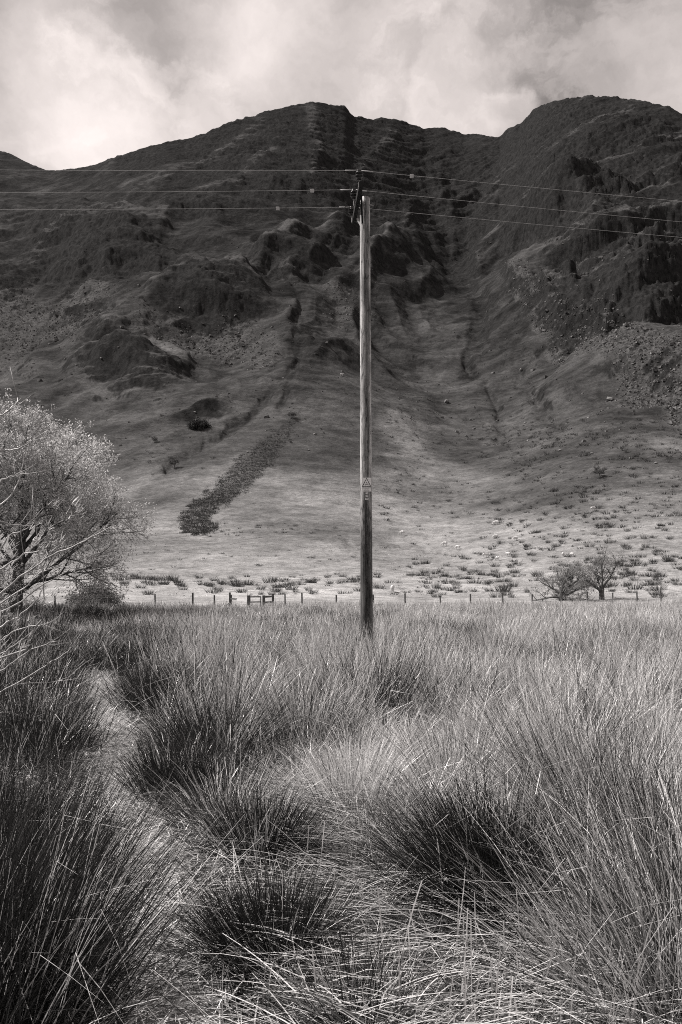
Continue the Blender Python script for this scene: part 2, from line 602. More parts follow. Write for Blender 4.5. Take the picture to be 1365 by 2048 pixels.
def ellmask(px, py, lst):
    mk = np.zeros_like(px)
    for it in lst:
        cx, cy, rx, ry, a = it[:5]
        dx, dy = px - cx, py - cy
        if len(it) > 5:
            w = math.radians(it[5])
            dx, dy = dx * math.cos(w) + dy * math.sin(w), -dx * math.sin(w) + dy * math.cos(w)
        q = (dx / rx) ** 2 + (dy / ry) ** 2
        mk = np.maximum(mk, a * (1 - sstep(np.sqrt(q), .55, 1.25)))
    return mk


def terrain(X, Y, full=False):
    X = np.asarray(X, float)
    Y = np.asarray(Y, float)
    Yc = np.maximum(Y, 20)
    px = CX + F * X / Yc
    yr = yridge(px)
    s = (Y - Y0) / (yr - Y0)
    sc = np.clip(s, 0, 1)
    g = np.interp(sc, _s, _g)
    e0_ = elev_g(px, g)
    e = e0_ - np.maximum(s - 1, 0) * .9
    z = np.where(Y < Y0, -(Y0 - Y) * .05, EYE + Y * e)
    pyb = HY - F * e0_
    # domain-warped cover coordinates
    wx = px + 26 * fbm(px / 90, pyb / 60, 3, 5) + 8 * fbm(px / 20, pyb / 16, 3, 55)
    wy = pyb + 18 * fbm(px / 90, pyb / 60, 3, 9) + 6 * fbm(px / 20, pyb / 16, 3, 59)
    sx_w = px + 26 * fbm(px / 110, pyb / 80, 2, 5)
    sy_w = pyb + 18 * fbm(px / 110, pyb / 80, 2, 9)
    rkc = ellmask(wx, wy, ROCKS)
    rk = ellmask(sx_w, sy_w, ROCKS)
    ht = ellmask(wx, wy, HEATH_SHADE)
    scr = ellmask(wx, wy, SCREE)
    up = sstep(s, .12, .5)
    keep = 1 - np.clip(s, 0, 1) ** 5
    back = 1 - sstep(s, 1.0, 1.12)
    # knolls: rounded on top, steep in front
    for cx, cy, rx, h, fr in KNOLLS:
        dx = (sx_w - cx) / rx
        dy = (sy_w - cy) / (rx * .42)
        q = np.sqrt(dx * dx + np.where(dy > 0, dy * .95, dy * .75) ** 2)
        q = q + .06 * fbm(px / 34, pyb / 22, 3, 77, .6)
        z = z + .74 * h * (1 - sstep(q, .0, 1.15)) * fr
    for pts, wd, dep in GULLY:
        dd = polyd(wx * .6 + px * .4, wy * .6 + pyb * .4, pts)
        z = z - dep * np.exp(-(dd / wd) ** 2)
    tl = np.interp(px, [0, 450, 800, 1000, 1400], [-.12, -.22, .10, .50, .42])
    rake = np.zeros_like(px)
    for pts, wd, hh in RAKES:
        dd = polyd(sx_w * .5 + px * .5, sy_w * .5 + pyb * .5, pts)
        m_ = np.exp(-(dd / wd) ** 2)
        rake = np.maximum(rake, m_)
        z = z + hh * np.exp(-(dd / (wd * 1.25)) ** 2) * keep
    # large spurs and gullies running down the fell, then crag relief
    gx = X + 30 * fbm(X / 120, Y / 120, 2, 3)
    gy = Y + 30 * fbm(X / 120, Y / 120, 2, 4)
    z = z + up * keep * (13 * ridged(gx / 150, gy / 330, 3, 11) + 7 * fbm(gx / 60, gy / 90, 3, 21))
    zs_ = z - tl * X
    z = z + up * back * ((.35 + .65 * rk) * (2.4 * fbm(gx / 40 + zs_ / 60, zs_ / 20, 4, 41, .55)))
    # ledges: rakes that climb to the right on the right-hand fell, to the left on the other
    zs_ = z - tl * X
    rtm = sstep(px, 930, 1060)
    z = z + up * back * rk * (.75 + .9 * rtm) * (1.5 * fbm(gx / 70 + zs_ / 80, zs_ / 15, 4, 61, .62) + .8 * ridged(X / 38 + zs_ / 40, zs_ / 8, 4, 64, .62) + .9 * fbm(X / 10, zs_ / 5, 4, 66, .7))
    z = z + up * back * .55 * fbm(X / 8, Y / 8, 4, 68, .68)
    rtm = sstep(px, 900, 1050)
    for lam, amp, sd in ((74.0, .2 + .35 * rtm, 70), (31.0, .35 + .2 * rtm, 71), (12.0, .3, 72), (5.1, .38, 73)):
        ph = (z - tl * X + 9 * fbm(X / 50, Y / 50, 4, sd, .6)) / lam
        z = z + up * back * (keep if lam > 20 else 1) * np.clip(rk * 1.1 + .12, 0, 1) * amp * lam / (2 * math.pi) * np.sin(2 * math.pi * ph)
    # turf: terracettes and hummocks
    lowm = sstep(s, .0, .04)
    z = z + lowm * (.55 * fbm(X / 26, Y / 26, 3, 81) + .16 * fbm(X / 7, Y / 5, 3, 82) + .05 * fbm(X / 1.7, Y / 1.3, 2, 83))
    z = z + scr * back * .9 * fbm(X / 3.2, Y / 3.2, 3, 91, .7)
    if not full:
        return z
    return z, px, pyb, s, rkc, ht, scr, rake


def at_px(px, py, ymin=61.5):
    ys = np.concatenate([np.arange(ymin, 200, .12), np.arange(200, 1150, .5)])
    u = (px - CX) / F
    zs = terrain(u * ys, ys)
    pp = HY - F * (zs - EYE) / ys
    i = int(np.argmax(pp <= py))
    return np.array((u * ys[i], ys[i], zs[i]))


def build_fell():
    cols = np.concatenate([np.linspace(-1500, -130, 90), np.arange(-118, 1484, 2.3), np.linspace(1496, 2860, 90)])
    q = np.concatenate([np.linspace(0, 1, 640)])
    srow = np.interp(q, _g, _s)
    srow = np.concatenate([np.linspace(-.012, -.0008, 4), srow, 1 + np.linspace(.004, .30, 26)])
    PX, S = np.meshgrid(cols, srow)
    yr = yridge(PX)
    Y = Y0 + S * (yr - Y0)
    X = (PX - CX) / F * Y
    z, px, pyb, s, rk, ht, scr, rake = terrain(X, Y, True)
    nr, nc = X.shape
    P = np.stack([X, Y, z], -1)
    du = np.gradient(P, axis=1)
    dv = np.gradient(P, axis=0)
    N = np.cross(du, dv)
    N /= np.linalg.norm(N, axis=-1, keepdims=True) + 1e-9
    slope = np.degrees(np.arccos(np.clip(np.abs(N[..., 2]), 0, 1)))
    nz = fbm(X / 16, Y / 11, 5, 101, .68)
    rock = sstep(slope + nz * 17 + rk * 25, 51, 61) * sstep(s, .12, .25)
    rough = np.clip(np.interp(pyb, [480, 640, 760, 900, 1100, 1192], [1, .92, .78, .55, .24, 0]) + .2 * fbm(X / 40, Y / 60, 4, 111) * sstep(s, .01, .15), 0, 1)  # grows upslope: coarser grass and painted cloud shade in one mask
    rough = np.maximum(rough, np.clip(sstep(slope + nz * 6, 38, 52) * sstep(s, .1, .3), 0, 1) * .7)
    gl = np.zeros_like(X)
    for pts, wd, dep in GULLY:
        gl = np.maximum(gl, np.exp(-(polyd(px, pyb, pts) / (wd * 1.1)) ** 2) * min(1, dep / 3))
    rake = np.clip(rake * (1.1 + .8 * fbm(X / 25, Y / 25, 3, 141)), 0, 1) * (1 - sstep(slope, 46, 60))
    rock = rock * (1 - .85 * rake)
    rough = rough * (1 - .36 * rake)
    heath_shade = np.clip(ht * (1 - .8 * rake) * (.85 + .6 * fbm(X / 30, Y / 40, 4, 121)) * (1 - .85 * (1 - sstep(slope + 6 * nz, 24, 42))) + .55 * gl, 0, 1)  # dark tone mixes heather with painted cloud shade; gullies darkened as well
    scree = np.clip(scr * 1.25 + .7 * fbm(X / 18, Y / 18, 4, 131) * (scr > .03), 0, 1) * (1 - rock)
    idx = np.arange(nr * nc).reshape(nr, nc)
    Q = np.stack([idx[:-1, :-1], idx[:-1, 1:], idx[1:, 1:], idx[1:, :-1]], -1).reshape(-1, 4)
    me = mesh_np('hillside', P.reshape(-1, 3), Q, M['fell'], True,
                 dict(rock=rock.ravel(), rough=rough.ravel(), heath_shade=heath_shade.ravel(), scree=scree.ravel()))
    o = link('hillside', me)
    tag(o, kind='structure')
    return o


build_fell()

# meadow ground and the trodden path
PATH = np.array([(-.38, .5), (-.45, 2.0), (-.58, 2.9), (-.80, 3.7), (-1.0, 4.46), (-1.33, 5.4), (-1.81, 6.67), (-2.45, 8.8), (-3.44, 11.5), (-4.76, 15.7),
                 (-6.6, 21), (-9.5, 30), (-12, 40), (-11, 50), (-8.5, 56)], float)


def mz(X, Y):
    X = np.asarray(X, float)
    Y = np.asarray(Y, float)
    return .10 * pn(X / 5.3, Y / 5.3, 201) + .05 * pn(X / 2.1, Y / 2.1, 202)


def pathd(X, Y):
    return polyd(np.asarray(X, float), np.asarray(Y, float), [tuple(p) for p in PATH])


gx = np.concatenate([np.linspace(-420, -13, 40), np.arange(-12, 12.01, .4), np.linspace(13, 420, 40)])
gy = np.concatenate([np.linspace(-160, -3, 20), np.arange(-2, 30, .4), np.linspace(30.5, 63, 40)])
GX, GY = np.meshgrid(gx, gy)
GZ = mz(GX, GY)
GZ = np.where(GY > 60, GZ - (GY - 60) * .05, GZ)
idx = np.arange(GX.size).reshape(GX.shape)
Q = np.stack([idx[:-1, :-1], idx[:-1, 1:], idx[1:, 1:], idx[1:, :-1]], -1).reshape(-1, 4)
tag(link('meadow_ground', mesh_np('meadow_ground', np.stack([GX, GY, GZ], -1).reshape(-1, 3), Q, M['soil'], True)), kind='structure')

seg = np.hypot(*np.diff(PATH, axis=0).T)
cum = np.concatenate([[0], np.cumsum(seg)])
sl = np.arange(0, cum[-1], .12)
pxs, pys = np.interp(sl, cum, PATH[:, 0]), np.interp(sl, cum, PATH[:, 1])
k = np.hanning(13)
k /= k.sum()
pxs[6:-6] = np.convolve(pxs, k, 'valid')
pys[6:-6] = np.convolve(pys, k, 'valid')
tx, ty = np.gradient(pxs), np.gradient(pys)
ln = np.hypot(tx, ty)
nx, ny = ty / ln, -tx / ln
rows = []
for j, w in enumerate(np.linspace(-1, 1, 9)):
    hw = .20 + .05 * pn(sl / .9, sl * 0 + j, 211)
    x, y = pxs + nx * w * hw, pys + ny * w * hw
    rows.append(np.stack([x, y, mz(x, y) + .022 + .012 * pn(x / .17, y / .17, 212) - .03 * w ** 6], -1))
PV = np.stack(rows, 1)
idx = np.arange(PV.shape[0] * 9).reshape(-1, 9)
Q = np.stack([idx[:-1, :-1], idx[:-1, 1:], idx[1:, 1:], idx[1:, :-1]], -1).reshape(-1, 4)
tag(link('footpath', mesh_np('footpath', PV.reshape(-1, 3), Q, M['path'], True)), kind='structure')

# ------------------------------------------------------------------ blades of rush and grass


def blades(base, az, l0, l1, L, Wd, segs, tone, wyaw=None, taper=.85, kink=None):
    n = len(base)
    t = np.linspace(0, 1, segs + 1)
    P = np.zeros((n, segs + 1, 3))
    P[:, 0] = base
    for i in range(segs):
        th = l0 + (l1 - l0) * (t[i] + t[i + 1]) / 2
        if kink is not None:
            th = th + kink[1] * ((t[i] + t[i + 1]) / 2 > kink[0])
        st = L / segs
        P[:, i + 1, 0] = P[:, i, 0] + st * np.sin(th) * np.cos(az)
        P[:, i + 1, 1] = P[:, i, 1] + st * np.sin(th) * np.sin(az)
        P[:, i + 1, 2] = P[:, i, 2] + st * np.cos(th)
    if wyaw is None:
        wyaw = R.uniform(0, 2 * math.pi, n)
    wv = np.stack([np.cos(wyaw), np.sin(wyaw), np.zeros(n)], -1)
    hw = (Wd[:, None] * .5 * (1 - taper * t[None, :] ** 1.6))
    A = P + wv[:, None] * hw[..., None]
    B = P - wv[:, None] * hw[..., None]
    V = np.stack([A, B], 2).reshape(-1, 3)
    b = (np.arange(n) * (segs + 1) * 2)[:, None]
    i = np.arange(segs)[None, :] * 2
    q = np.stack([b + i, b + i + 1, b + i + 3, b + i + 2], -1).reshape(-1, 4)
    return V, q, np.repeat(tone, (segs + 1) * 2)


def U(a, b, n):
    return R.uniform(a, b, n)


def tussock(name, n, rad, h, fan, tone_mu, tone_sd, straw, wd=.0042, segs=5, lean=(0, 0), droop=.35, mat='rush', knots=7):
    """one clump of rushes: tight bundles of stems that fan outward, some bent or snapped; straw = share of dead pale stems"""
    kr = rad * np.sqrt(U(0, 1, knots))
    ka = U(0, 2 * math.pi, knots)
    kx, ky = kr * np.cos(ka), kr * np.sin(ka)
    klx = np.cos(ka) * fan * (kr / rad) * U(.4, 1.1, knots) + R.normal(0, .13, knots)
    kly = np.sin(ka) * fan * (kr / rad) * U(.4, 1.1, knots) + R.normal(0, .13, knots)
    kh = U(.68, 1.08, knots)
    ks = np.clip(straw + R.normal(0, .22, knots), 0, 1)
    ki = R.randint(0, knots, n)
    sp = rad * .42
    ox, oy = R.normal(0, sp, n), R.normal(0, sp, n)
    base = np.stack([kx[ki] + ox, ky[ki] + oy, np.full(n, -.02)], -1)
    vx = klx[ki] + .22 * ox / sp * (fan + .2) + R.normal(0, .12, n) + lean[0]
    vy = kly[ki] + .22 * oy / sp * (fan + .2) + R.normal(0, .12, n) + lean[1]
    stray = U(0, 1, n) < .13
    vx = vx + stray * R.normal(0, .42, n)
    vy = vy + stray * R.normal(0, .42, n)
    az = np.arctan2(vy, vx)
    l0 = np.arcsin(np.clip(np.hypot(vx, vy), 0, .97))
    dead = U(0, 1, n) < ks[ki]
    l1 = l0 + np.abs(R.normal(0, droop, n)) + .03
    l1 = np.minimum(l1, 1.9)
    L = h * kh[ki] * (1 - .55 * U(0, 1, n) ** 2.2) * np.where(dead, .95, 1)
    bent = U(0, 1, n) < np.where(dead, .30, .10)
    kink = (U(.35, .85, n), np.where(bent, U(.3, 1.7, n), 0))
    tone = np.clip(R.normal(tone_mu, tone_sd, n), 0, 1)
    tone = np.where(dead, U(.5, 1.0, n), tone)
    V, q, tn = blades(base, az, l0, l1, L, wd * U(.65, 1.3, n), segs, tone, kink=kink)
    return mesh_np(name, V, q, M[mat], False, dict(tone=tn))


def ypix(py):
    return F * EYE / (py - HY)


def gpos(px, py):
    y = ypix(py)
    x = (px - CX) / F * y
    return (x, y, float(mz(x, y)))


# tussocks one can tell apart: column and row of the foot, stems, foot radius, height, fan, tone, dead share, lean, label
TUS = [
    (-150, 2010, 5600, .44, .94, .38, .02, .06, .05, (-.06, .0), 'huge dark rush tussock filling the bottom left corner beside the path'),
    (-110, 1760, 4000, .48, .88, .36, .03, .07, .07, (-.04, .0), 'tall dark rush tussock on the left edge behind the corner tussock'),
    (545, 1905, 3000, .17, .50, .85, .02, .05, .04, (-.16, .05), 'dark rush tussock fanning out right of the path, nearest the middle'),
    (525, 1715, 2700, .17, .52, .7, .02, .05, .05, (.02, .0), 'squat dark rush tussock behind the nearest middle one, right of the path'),
    (985, 1800, 4200, .26, .84, .72, .02, .05, .20, (-.22, .04), 'large dark hearted tussock with pale stems swept to the left'),
    (1325, 1830, 3000, .34, .98, .5, .08, .1, .34, (-.16, .0), 'tall tussock with crossed stems at the right edge of the foreground'),
    (1190, 1660, 2600, .36, 1.0, .6, .2, .25, .6, (-.18, .0), 'tall pale tussock behind the crossed stems at right'),
    (720, 2020, 1500, .20, .36, 1.0, .10, .1, .25, (.0, .0), 'low spreading rush tussock at the bottom centre edge'),
    (20, 1515, 2600, .5, .9, .35, .08, .08, .05, (-.04, .0), 'black looking rush clump left of the path, under the willow shoots'),
    (50, 1400, 2000, .65, .85, .4, .14, .1, .15, (.0, .0), 'dark rush clump left of the path at its narrow part'),
    (365, 1575, 2800, .26, .60, .55, .04, .06, .05, (-.06, .03), 'dark rush tussock overhanging the path on its right bank'),
    (300, 1425, 2600, .36, .72, .5, .05, .07, .06, (-.04, .0), 'dark rush tussock right of the path further up'),
    (290, 1335, 1400, .45, .7, .6, .12, .10, .12, (-.03, .0), 'dark tussock where the path slips out of sight'),
    (430, 1500, 2000, .36, .98, .6, .18, .12, .22, (.0, .0), 'upright tussock with a black core in the left middle ground'),
    (610, 1470, 1900, .40, .88, .6, .3, .2, .4, (.02, .0), 'mixed pale and dark tussock left of centre'),
    (800, 1330, 1500, .55, .85, .6, .10, .1, .1, (.06, .0), 'dark tussock in the pale rushes just right of the pole'),
    (1245, 1290, 1500, .7, .8, .6, .14, .1, .2, (.0, .0), 'dark tussock in the pale rushes near the right edge'),
    (690, 1610, 1700, .30, .66, .9, .35, .3, .75, (-.12, .0), 'pale bent tussock in the middle of the meadow'),
    (880, 1590, 2000, .34, .86, .8, .3, .3, .72, (-.24, .0), 'pale swept tussock in front of the tall right hand rushes'),
    (1080, 1530, 2200, .42, 1.0, .6, .3, .3, .7, (-.18, .0), 'pale tall tussock right of the swept one'),
    (450, 1640, 1300, .22, .62, .8, .22, .12, .3, (-.05, .0), 'small ragged tussock on the right bank of the path'),
    (1380, 1990, 2200, .3, 1.05, .5, .3, .2, .45, (-.1, .0), 'thin dark stemmed tussock in the bottom right corner'),
]
TPOS = []
for (px, py, n, rad, h, fan, mu, sd, straw, lean, lab) in TUS:
    loc = gpos(px, py)
    TPOS.append((loc[0], loc[1], rad))
    far = loc[1]
    me = tussock('rush_tussock', int(n * (.72 if far < 6 else .6)), rad, h, fan, mu, sd, straw, wd=.0056 if far < 6 else .0056 * far / 6, segs=6 if far < 6 else 5, lean=lean, knots=14)
    tag(link('rush_tussock', me, None, loc), lab, 'rush tussock', 'rush tussocks in the foreground')

# the rest of the meadow: nobody could count these stems; one object, clumps placed by geometry nodes
PC = bpy.data.collections.new('rush_clump_kinds')
KINDS = []
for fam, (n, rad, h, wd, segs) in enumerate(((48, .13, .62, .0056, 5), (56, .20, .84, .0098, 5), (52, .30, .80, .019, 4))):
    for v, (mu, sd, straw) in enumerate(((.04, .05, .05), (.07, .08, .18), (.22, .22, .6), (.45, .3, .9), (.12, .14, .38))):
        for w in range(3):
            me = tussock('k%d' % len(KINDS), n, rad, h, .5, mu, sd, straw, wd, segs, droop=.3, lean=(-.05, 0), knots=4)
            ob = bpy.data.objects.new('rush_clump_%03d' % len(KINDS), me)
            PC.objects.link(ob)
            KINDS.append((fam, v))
# low leafy grass between the clumps
for w in range(2):
    me = tussock('k%d' % len(KINDS), 90, .2, .26, 1.2, .25, .2, .3, .0045, 4, droop=.7)
    ob = bpy.data.objects.new('rush_clump_%03d' % len(KINDS), me)
    PC.objects.link(ob)
    KINDS.append((3, 0))


def fence_y(px):
    return np.interp(px, [-400, 110, 460, 548, 811, 1323, 1800], [54, 54.5, 56, 56.5, 58.5, 65, 70])


pts, rots, scl, kid = [], [], [], []


def scatter(y0, y1, dens, fam, margin=1.22):
    w1 = (CX / F) * margin
    area = w1 * (y1 * y1 - y0 * y0)
    n = int(area * dens)
    y = np.sqrt(R.uniform(y0 * y0, y1 * y1, n))
    x = R.uniform(-1, 1, n) * w1 * y
    x = np.where(R.uniform(0, 1, n) < .0, x, x)
    pxx = CX + F * x / y
    pyy = HY + F * EYE / y
    ok = (y < fence_y(pxx) + U(-1.5, 2.5, n) + 3 * pn(x / 6, y / 9, 331)) & ((pathd(x, y) > .38 + U(0, .12, n)) | (y > 14.5 + U(-1, 1, n)))
    for tx_, ty_, tr_ in TPOS:
        ok &= np.hypot(x - tx_, y - ty_) > tr_ * .8
    # flattened mat at lower right keeps few standing clumps
    flat = (pxx > 640) & (pxx < 1300) & (pyy > 1830)
    ok &= ~(flat & (R.uniform(0, 1, n) < .9))
    open_ = (pxx > 330) & (pxx < 640) & (pyy > 1600)
    ok &= ~(open_ & (R.uniform(0, 1, n) < .8))
    nz = fbm(x / 2.3, y / 3.6, 3, 301)
    nz2 = fbm(x / 1.1, y / 1.4, 2, 305)
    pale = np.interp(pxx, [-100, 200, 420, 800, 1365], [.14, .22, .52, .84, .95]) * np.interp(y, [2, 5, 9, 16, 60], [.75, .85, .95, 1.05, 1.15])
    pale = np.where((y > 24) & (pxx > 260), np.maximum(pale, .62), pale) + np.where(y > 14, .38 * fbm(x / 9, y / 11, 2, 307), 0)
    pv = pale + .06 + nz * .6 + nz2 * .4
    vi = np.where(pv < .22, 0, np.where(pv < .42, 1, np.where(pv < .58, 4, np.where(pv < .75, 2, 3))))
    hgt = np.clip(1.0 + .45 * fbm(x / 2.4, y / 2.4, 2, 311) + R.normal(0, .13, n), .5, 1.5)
    lim = np.interp(y, [2.2, 3.2, 4.5, 7, 11], [.32, .42, .62, .85, 1.0])
    lim = np.where((pxx > 900) & (y > 3.6), np.maximum(lim, .95), lim)
    lim = lim * np.interp(pathd(x, y), [.4, 1.0], [.62, 1.0])
    hgt = hgt * lim
    hgt = np.where((np.abs(pxx - 733) < 70) & (y > 9) & (y < 17.6), np.maximum(hgt, 1.28), hgt)
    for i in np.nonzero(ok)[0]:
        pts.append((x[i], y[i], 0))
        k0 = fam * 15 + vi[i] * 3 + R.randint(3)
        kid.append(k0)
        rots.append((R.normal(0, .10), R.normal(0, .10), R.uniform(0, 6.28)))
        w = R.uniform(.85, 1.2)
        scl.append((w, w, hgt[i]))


scatter(2.2, 9, 13, 0, 1.35)
scatter(9, 24, 7.0, 1)
scatter(24, 68, 4.4, 2, 1.5)


def scatter_low(y0, y1, dens):
    w1 = (CX / F) * 1.3
    n = int(w1 * (y1 * y1 - y0 * y0) * dens)
    y = np.sqrt(R.uniform(y0 * y0, y1 * y1, n))
    x = R.uniform(-1, 1, n) * w1 * y
    ok = pathd(x, y) > .2 + U(0, .2, n)
    for i in np.nonzero(ok)[0]:
        pts.append((x[i], y[i], 0))
        kid.append(45 + R.randint(2))
        rots.append((R.normal(0, .12), R.normal(0, .12), R.uniform(0, 6.28)))
        s_ = R.uniform(.6, 1.2)
        scl.append((s_, s_, s_ * R.uniform(.6, 1.1)))


scatter_low(2.1, 12, 14)
A = np.array(pts)
A[:, 2] = mz(A[:, 0], A[:, 1])
pm = bpy.data.meshes.new('meadow_rushes')
pm.vertices.add(len(A))
pm.vertices.foreach_set('co', A.astype(np.float32).ravel())
for nm, ty, fld, dat in (('rot', 'FLOAT_VECTOR', 'vector', rots), ('scl', 'FLOAT_VECTOR', 'vector', scl)):
    at = pm.attributes.new(nm, ty, 'POINT')
    at.data.foreach_set(fld, np.array(dat, np.float32).ravel())
at = pm.attributes.new('kid', 'INT', 'POINT')
at.data.foreach_set('value', np.array(kid, np.int32))
pm.update()
mo = link('meadow_rushes', pm)
tag(mo, 'dense pale and dark rushes covering the flat meadow', None, None, 'stuff')
ng = bpy.data.node_groups.new('rush_clumps', 'GeometryNodeTree')
ng.interface.new_socket('Geometry', in_out='INPUT', socket_type='NodeSocketGeometry')
ng.interface.new_socket('Geometry', in_out='OUTPUT', socket_type='NodeSocketGeometry')
gi = ng.nodes.new('NodeGroupInput')
go = ng.nodes.new('NodeGroupOutput')
ci = ng.nodes.new('GeometryNodeCollectionInfo')
ci.inputs['Collection'].default_value = PC
ci.inputs['Separate Children'].default_value = True
ci.inputs['Reset Children'].default_value = True
ip = ng.nodes.new('GeometryNodeInstanceOnPoints')
ip.inputs['Pick Instance'].default_value = True


def named(nm, ty):
    nd = ng.nodes.new('GeometryNodeInputNamedAttribute')
    nd.data_type = ty
    nd.inputs['Name'].default_value = nm
    return nd.outputs['Attribute']


er = ng.nodes.new('FunctionNodeEulerToRotation')
ng.links.new(named('rot', 'FLOAT_VECTOR'), er.inputs[0])
ng.links.new(gi.outputs[0], ip.inputs['Points'])
ng.links.new(ci.outputs[0], ip.inputs['Instance'])
ng.links.new(named('kid', 'INT'), ip.inputs['Instance Index'])
ng.links.new(er.outputs[0], ip.inputs['Rotation'])
ng.links.new(named('scl', 'FLOAT_VECTOR'), ip.inputs['Scale'])
ng.links.new(ip.outputs[0], go.inputs[0])
md = mo.modifiers.new('clumps', 'NODES')
md.node_group = ng

# dead stems lying about: thatch, path litter and snapped pale stalks
n = 30000
y = np.concatenate([np.sqrt(R.uniform(2.2 ** 2, 7.5 ** 2, 25000)), R.uniform(7, 15, 5000)])
x = R.uniform(-1, 1, n) * .5 * y
x[25000:] = np.interp(y[25000:], PATH[:, 1], PATH[:, 0]) + R.normal(0, .2, 5000)
pxx, pyy = CX + F * x / y, HY + F * EYE / y
mat_ = ((pxx > 640) & (pyy > 1780)) | ((pxx > 590) & (pxx < 790) & (pyy > 1600))
near_path = pathd(x, y) < .35
keep = np.where(mat_, .72, np.where(near_path, .9, np.where((pxx > 430) & (pyy > 1600), .6, .35)))
sel = R.uniform(0, 1, n) < keep
x, y, mat_, near_path = x[sel], y[sel], mat_[sel], near_path[sel]
n = len(x)
az = np.where(mat_, math.pi + .35 * fbm(x / .8, y / .8, 2, 401) * 3 + R.normal(0, .35, n), U(0, 6.28, n))
Lb = np.where(near_path, U(.05, .22, n), U(.12, .5, n))
hz = np.where(mat_, U(.0, .16, n), np.where(near_path, .03, U(.0, .07, n)))
base = np.stack([x, y, mz(x, y) + .015 + hz], -1)
V, q, tn = blades(base, az, U(1.2, 1.5, n), U(1.5, 1.8, n), Lb, U(.0035, .0068, n), 4, np.where(U(0, 1, n) < np.where(mat_, .6, np.where(near_path, .8, .5)), U(.4, .9, n), U(.05, .35, n)), az + math.pi / 2, taper=.5, kink=(U(.2, .8, n), np.where(U(0, 1, n) < .4, R.normal(0, .5, n), 0)))
tag(link('straw_litter', mesh_np('straw_litter', V, q, M['rush'], False, dict(tone=tn))), 'dead rush stems lying on the ground and the path', None, None, 'stuff')
n = 170
px_ = np.concatenate([U(880, 1365, 100), U(600, 1365, 70)])
py_ = np.concatenate([U(1900, 2120, 100), U(1650, 2080, 70)])
y = F * EYE / (py_ - HY)
x = (px_ - CX) / F * y
base = np.stack([x, y, mz(x, y)], -1)
V, q, tn = blades(base, U(0, 6.28, n), np.abs(R.normal(0, .28, n)), np.abs(R.normal(.15, .3, n)), U(.08, .42, n), U(.0045, .0075, n), 4, U(.75, 1.0, n), U(-.4, .4, n), taper=.25)
tag(link('snapped_stalks', mesh_np('snapped_stalks', V, q, M['rush'], False, dict(tone=tn))), 'pale snapped dead stalks standing in the flattened rushes', None, None, 'stuff')

# ------------------------------------------------------------------ power pole, crossarm, insulators, wires, signs
PB, PT = Vector((.575, 17.8, -.4)), Vector((.532, 17.8, 10.33))
pole = empty('power_pole', (PB.x, PB.y, 0), 'tall weathered wooden power pole standing in the rushes', 'power pole')
mb = MB()
kk, nn = 40, 60
vs, fs = [], []
for i in range(nn + 1):
    f = i / nn
    c = PB.lerp(PT, f)
    r = .142 + (.113 - .142) * f
    for j in range(kk):
        w = 2 * math.pi * j / kk
        rr = r * (1 + .018 * math.sin(5 * w + 1.3) + .012 * math.sin(11 * w + f * 2) + .01 * math.sin(f * 19 + 2 * w))
        vs.append((c.x - PB.x + rr * math.cos(w), c.y - PB.y + rr * math.sin(w), c.z))
for i in range(nn):
    for j in range(kk):
        j2 = (j + 1) % kk
        fs.append((i * kk + j, i * kk + j2, (i + 1) * kk + j2, (i + 1) * kk + j))
top = nn * kk
vs.append((PT.x - PB.x, 0, PT.z + .02))
for j in range(kk):
    fs.append((top + j, top + (j + 1) % kk, len(vs) - 1))
mb.add(vs, fs).build('shaft', M['pole'], pole, True)
AN, AF = Vector((.422, 16.85, 10.16)), Vector((.298, 18.55, 10.16))
off = Vector((-PB.x, -PB.y, 0))
ax = (AF - AN).normalized()
side = ax.cross(Vector((0, 0, 1))).normalized()
arm = MB().beam(AN + off, AF + off, .085, .125)
for f in (.03, .5, .97):                      # bolts through the arm
    c = AN.lerp(AF, f) + off
    arm.tube([c + side * -.05, c + side * .065], .014, 6)
arm.build('crossarm', M['steel'], pole, False)
strap = MB()
c0 = AN.lerp(AF, .42) + off
pc = Vector((PT.x - PB.x - .105, -.02, 0))
strap.beam(AN.lerp(AF, .86) + off + Vector((.055, 0, -.04)), pc + Vector((.02, .02, 9.72)), .05, .012)
strap.build('brace', M['galv'], pole)
st2 = MB().beam(AN.lerp(AF, .2) + off + Vector((.04, 0, -.05)), pc + Vector((.05, -.04, 9.70)), .04, .012)
st2.build('brace', M['steel'], pole)
MB().tube([c0 + Vector((-.05, 0.05, 0)), pc + Vector((.3, .0, 10.16))], .012, 8).build('arm_bolt', M['galv'], pole)
ins_top = []
for f, dx in ((.012, -.035), (.49, -.075), (.965, -.05)):
    c = AN.lerp(AF, f) + off + Vector((dx, 0, 0))
    MB().tube([c + Vector((0, 0, -.05)), c + Vector((0, 0, .16))], .013, 8).build('insulator_pin', M['galv'], pole)
    prof = [(.02, .10), (.048, .105), (.056, .125), (.04, .14), (.045, .15), (.082, .165), (.088, .178), (.05, .20), (.05, .21), (.083, .222), (.09, .235),
            (.055, .262), (.045, .272), (.055, .285), (.05, .30), (.02, .31)]
    MB().lathe(c, prof, 22).build('insulator', M['porcelain'], pole, True)
    ins_top.append(c - off + Vector((0, 0, .305)))

# left end and right end: photo row where the wire leaves the frame, and depth ratio to its insulator
WIRE_END = [((0, 340), (1365, 403)), ((0, 385), (1365, 444)), ((0, 419), (1365, 475))]
TAGS = {0: [(824, 350, 1)], 1: [(625, 383, 1), (755, 378, 0)], 2: [(556, 416, 1), (808, 421, 0), (691, 418, 0)]}
WN = ('topmost wire over the pole, nearest the camera', 'middle wire over the pole', 'lowest wire over the pole, farthest from the camera')


def wpoint(px, py, Y):
    return Vector(((px - CX) / F * Y, Y, EYE + (HY - py) / F * Y))


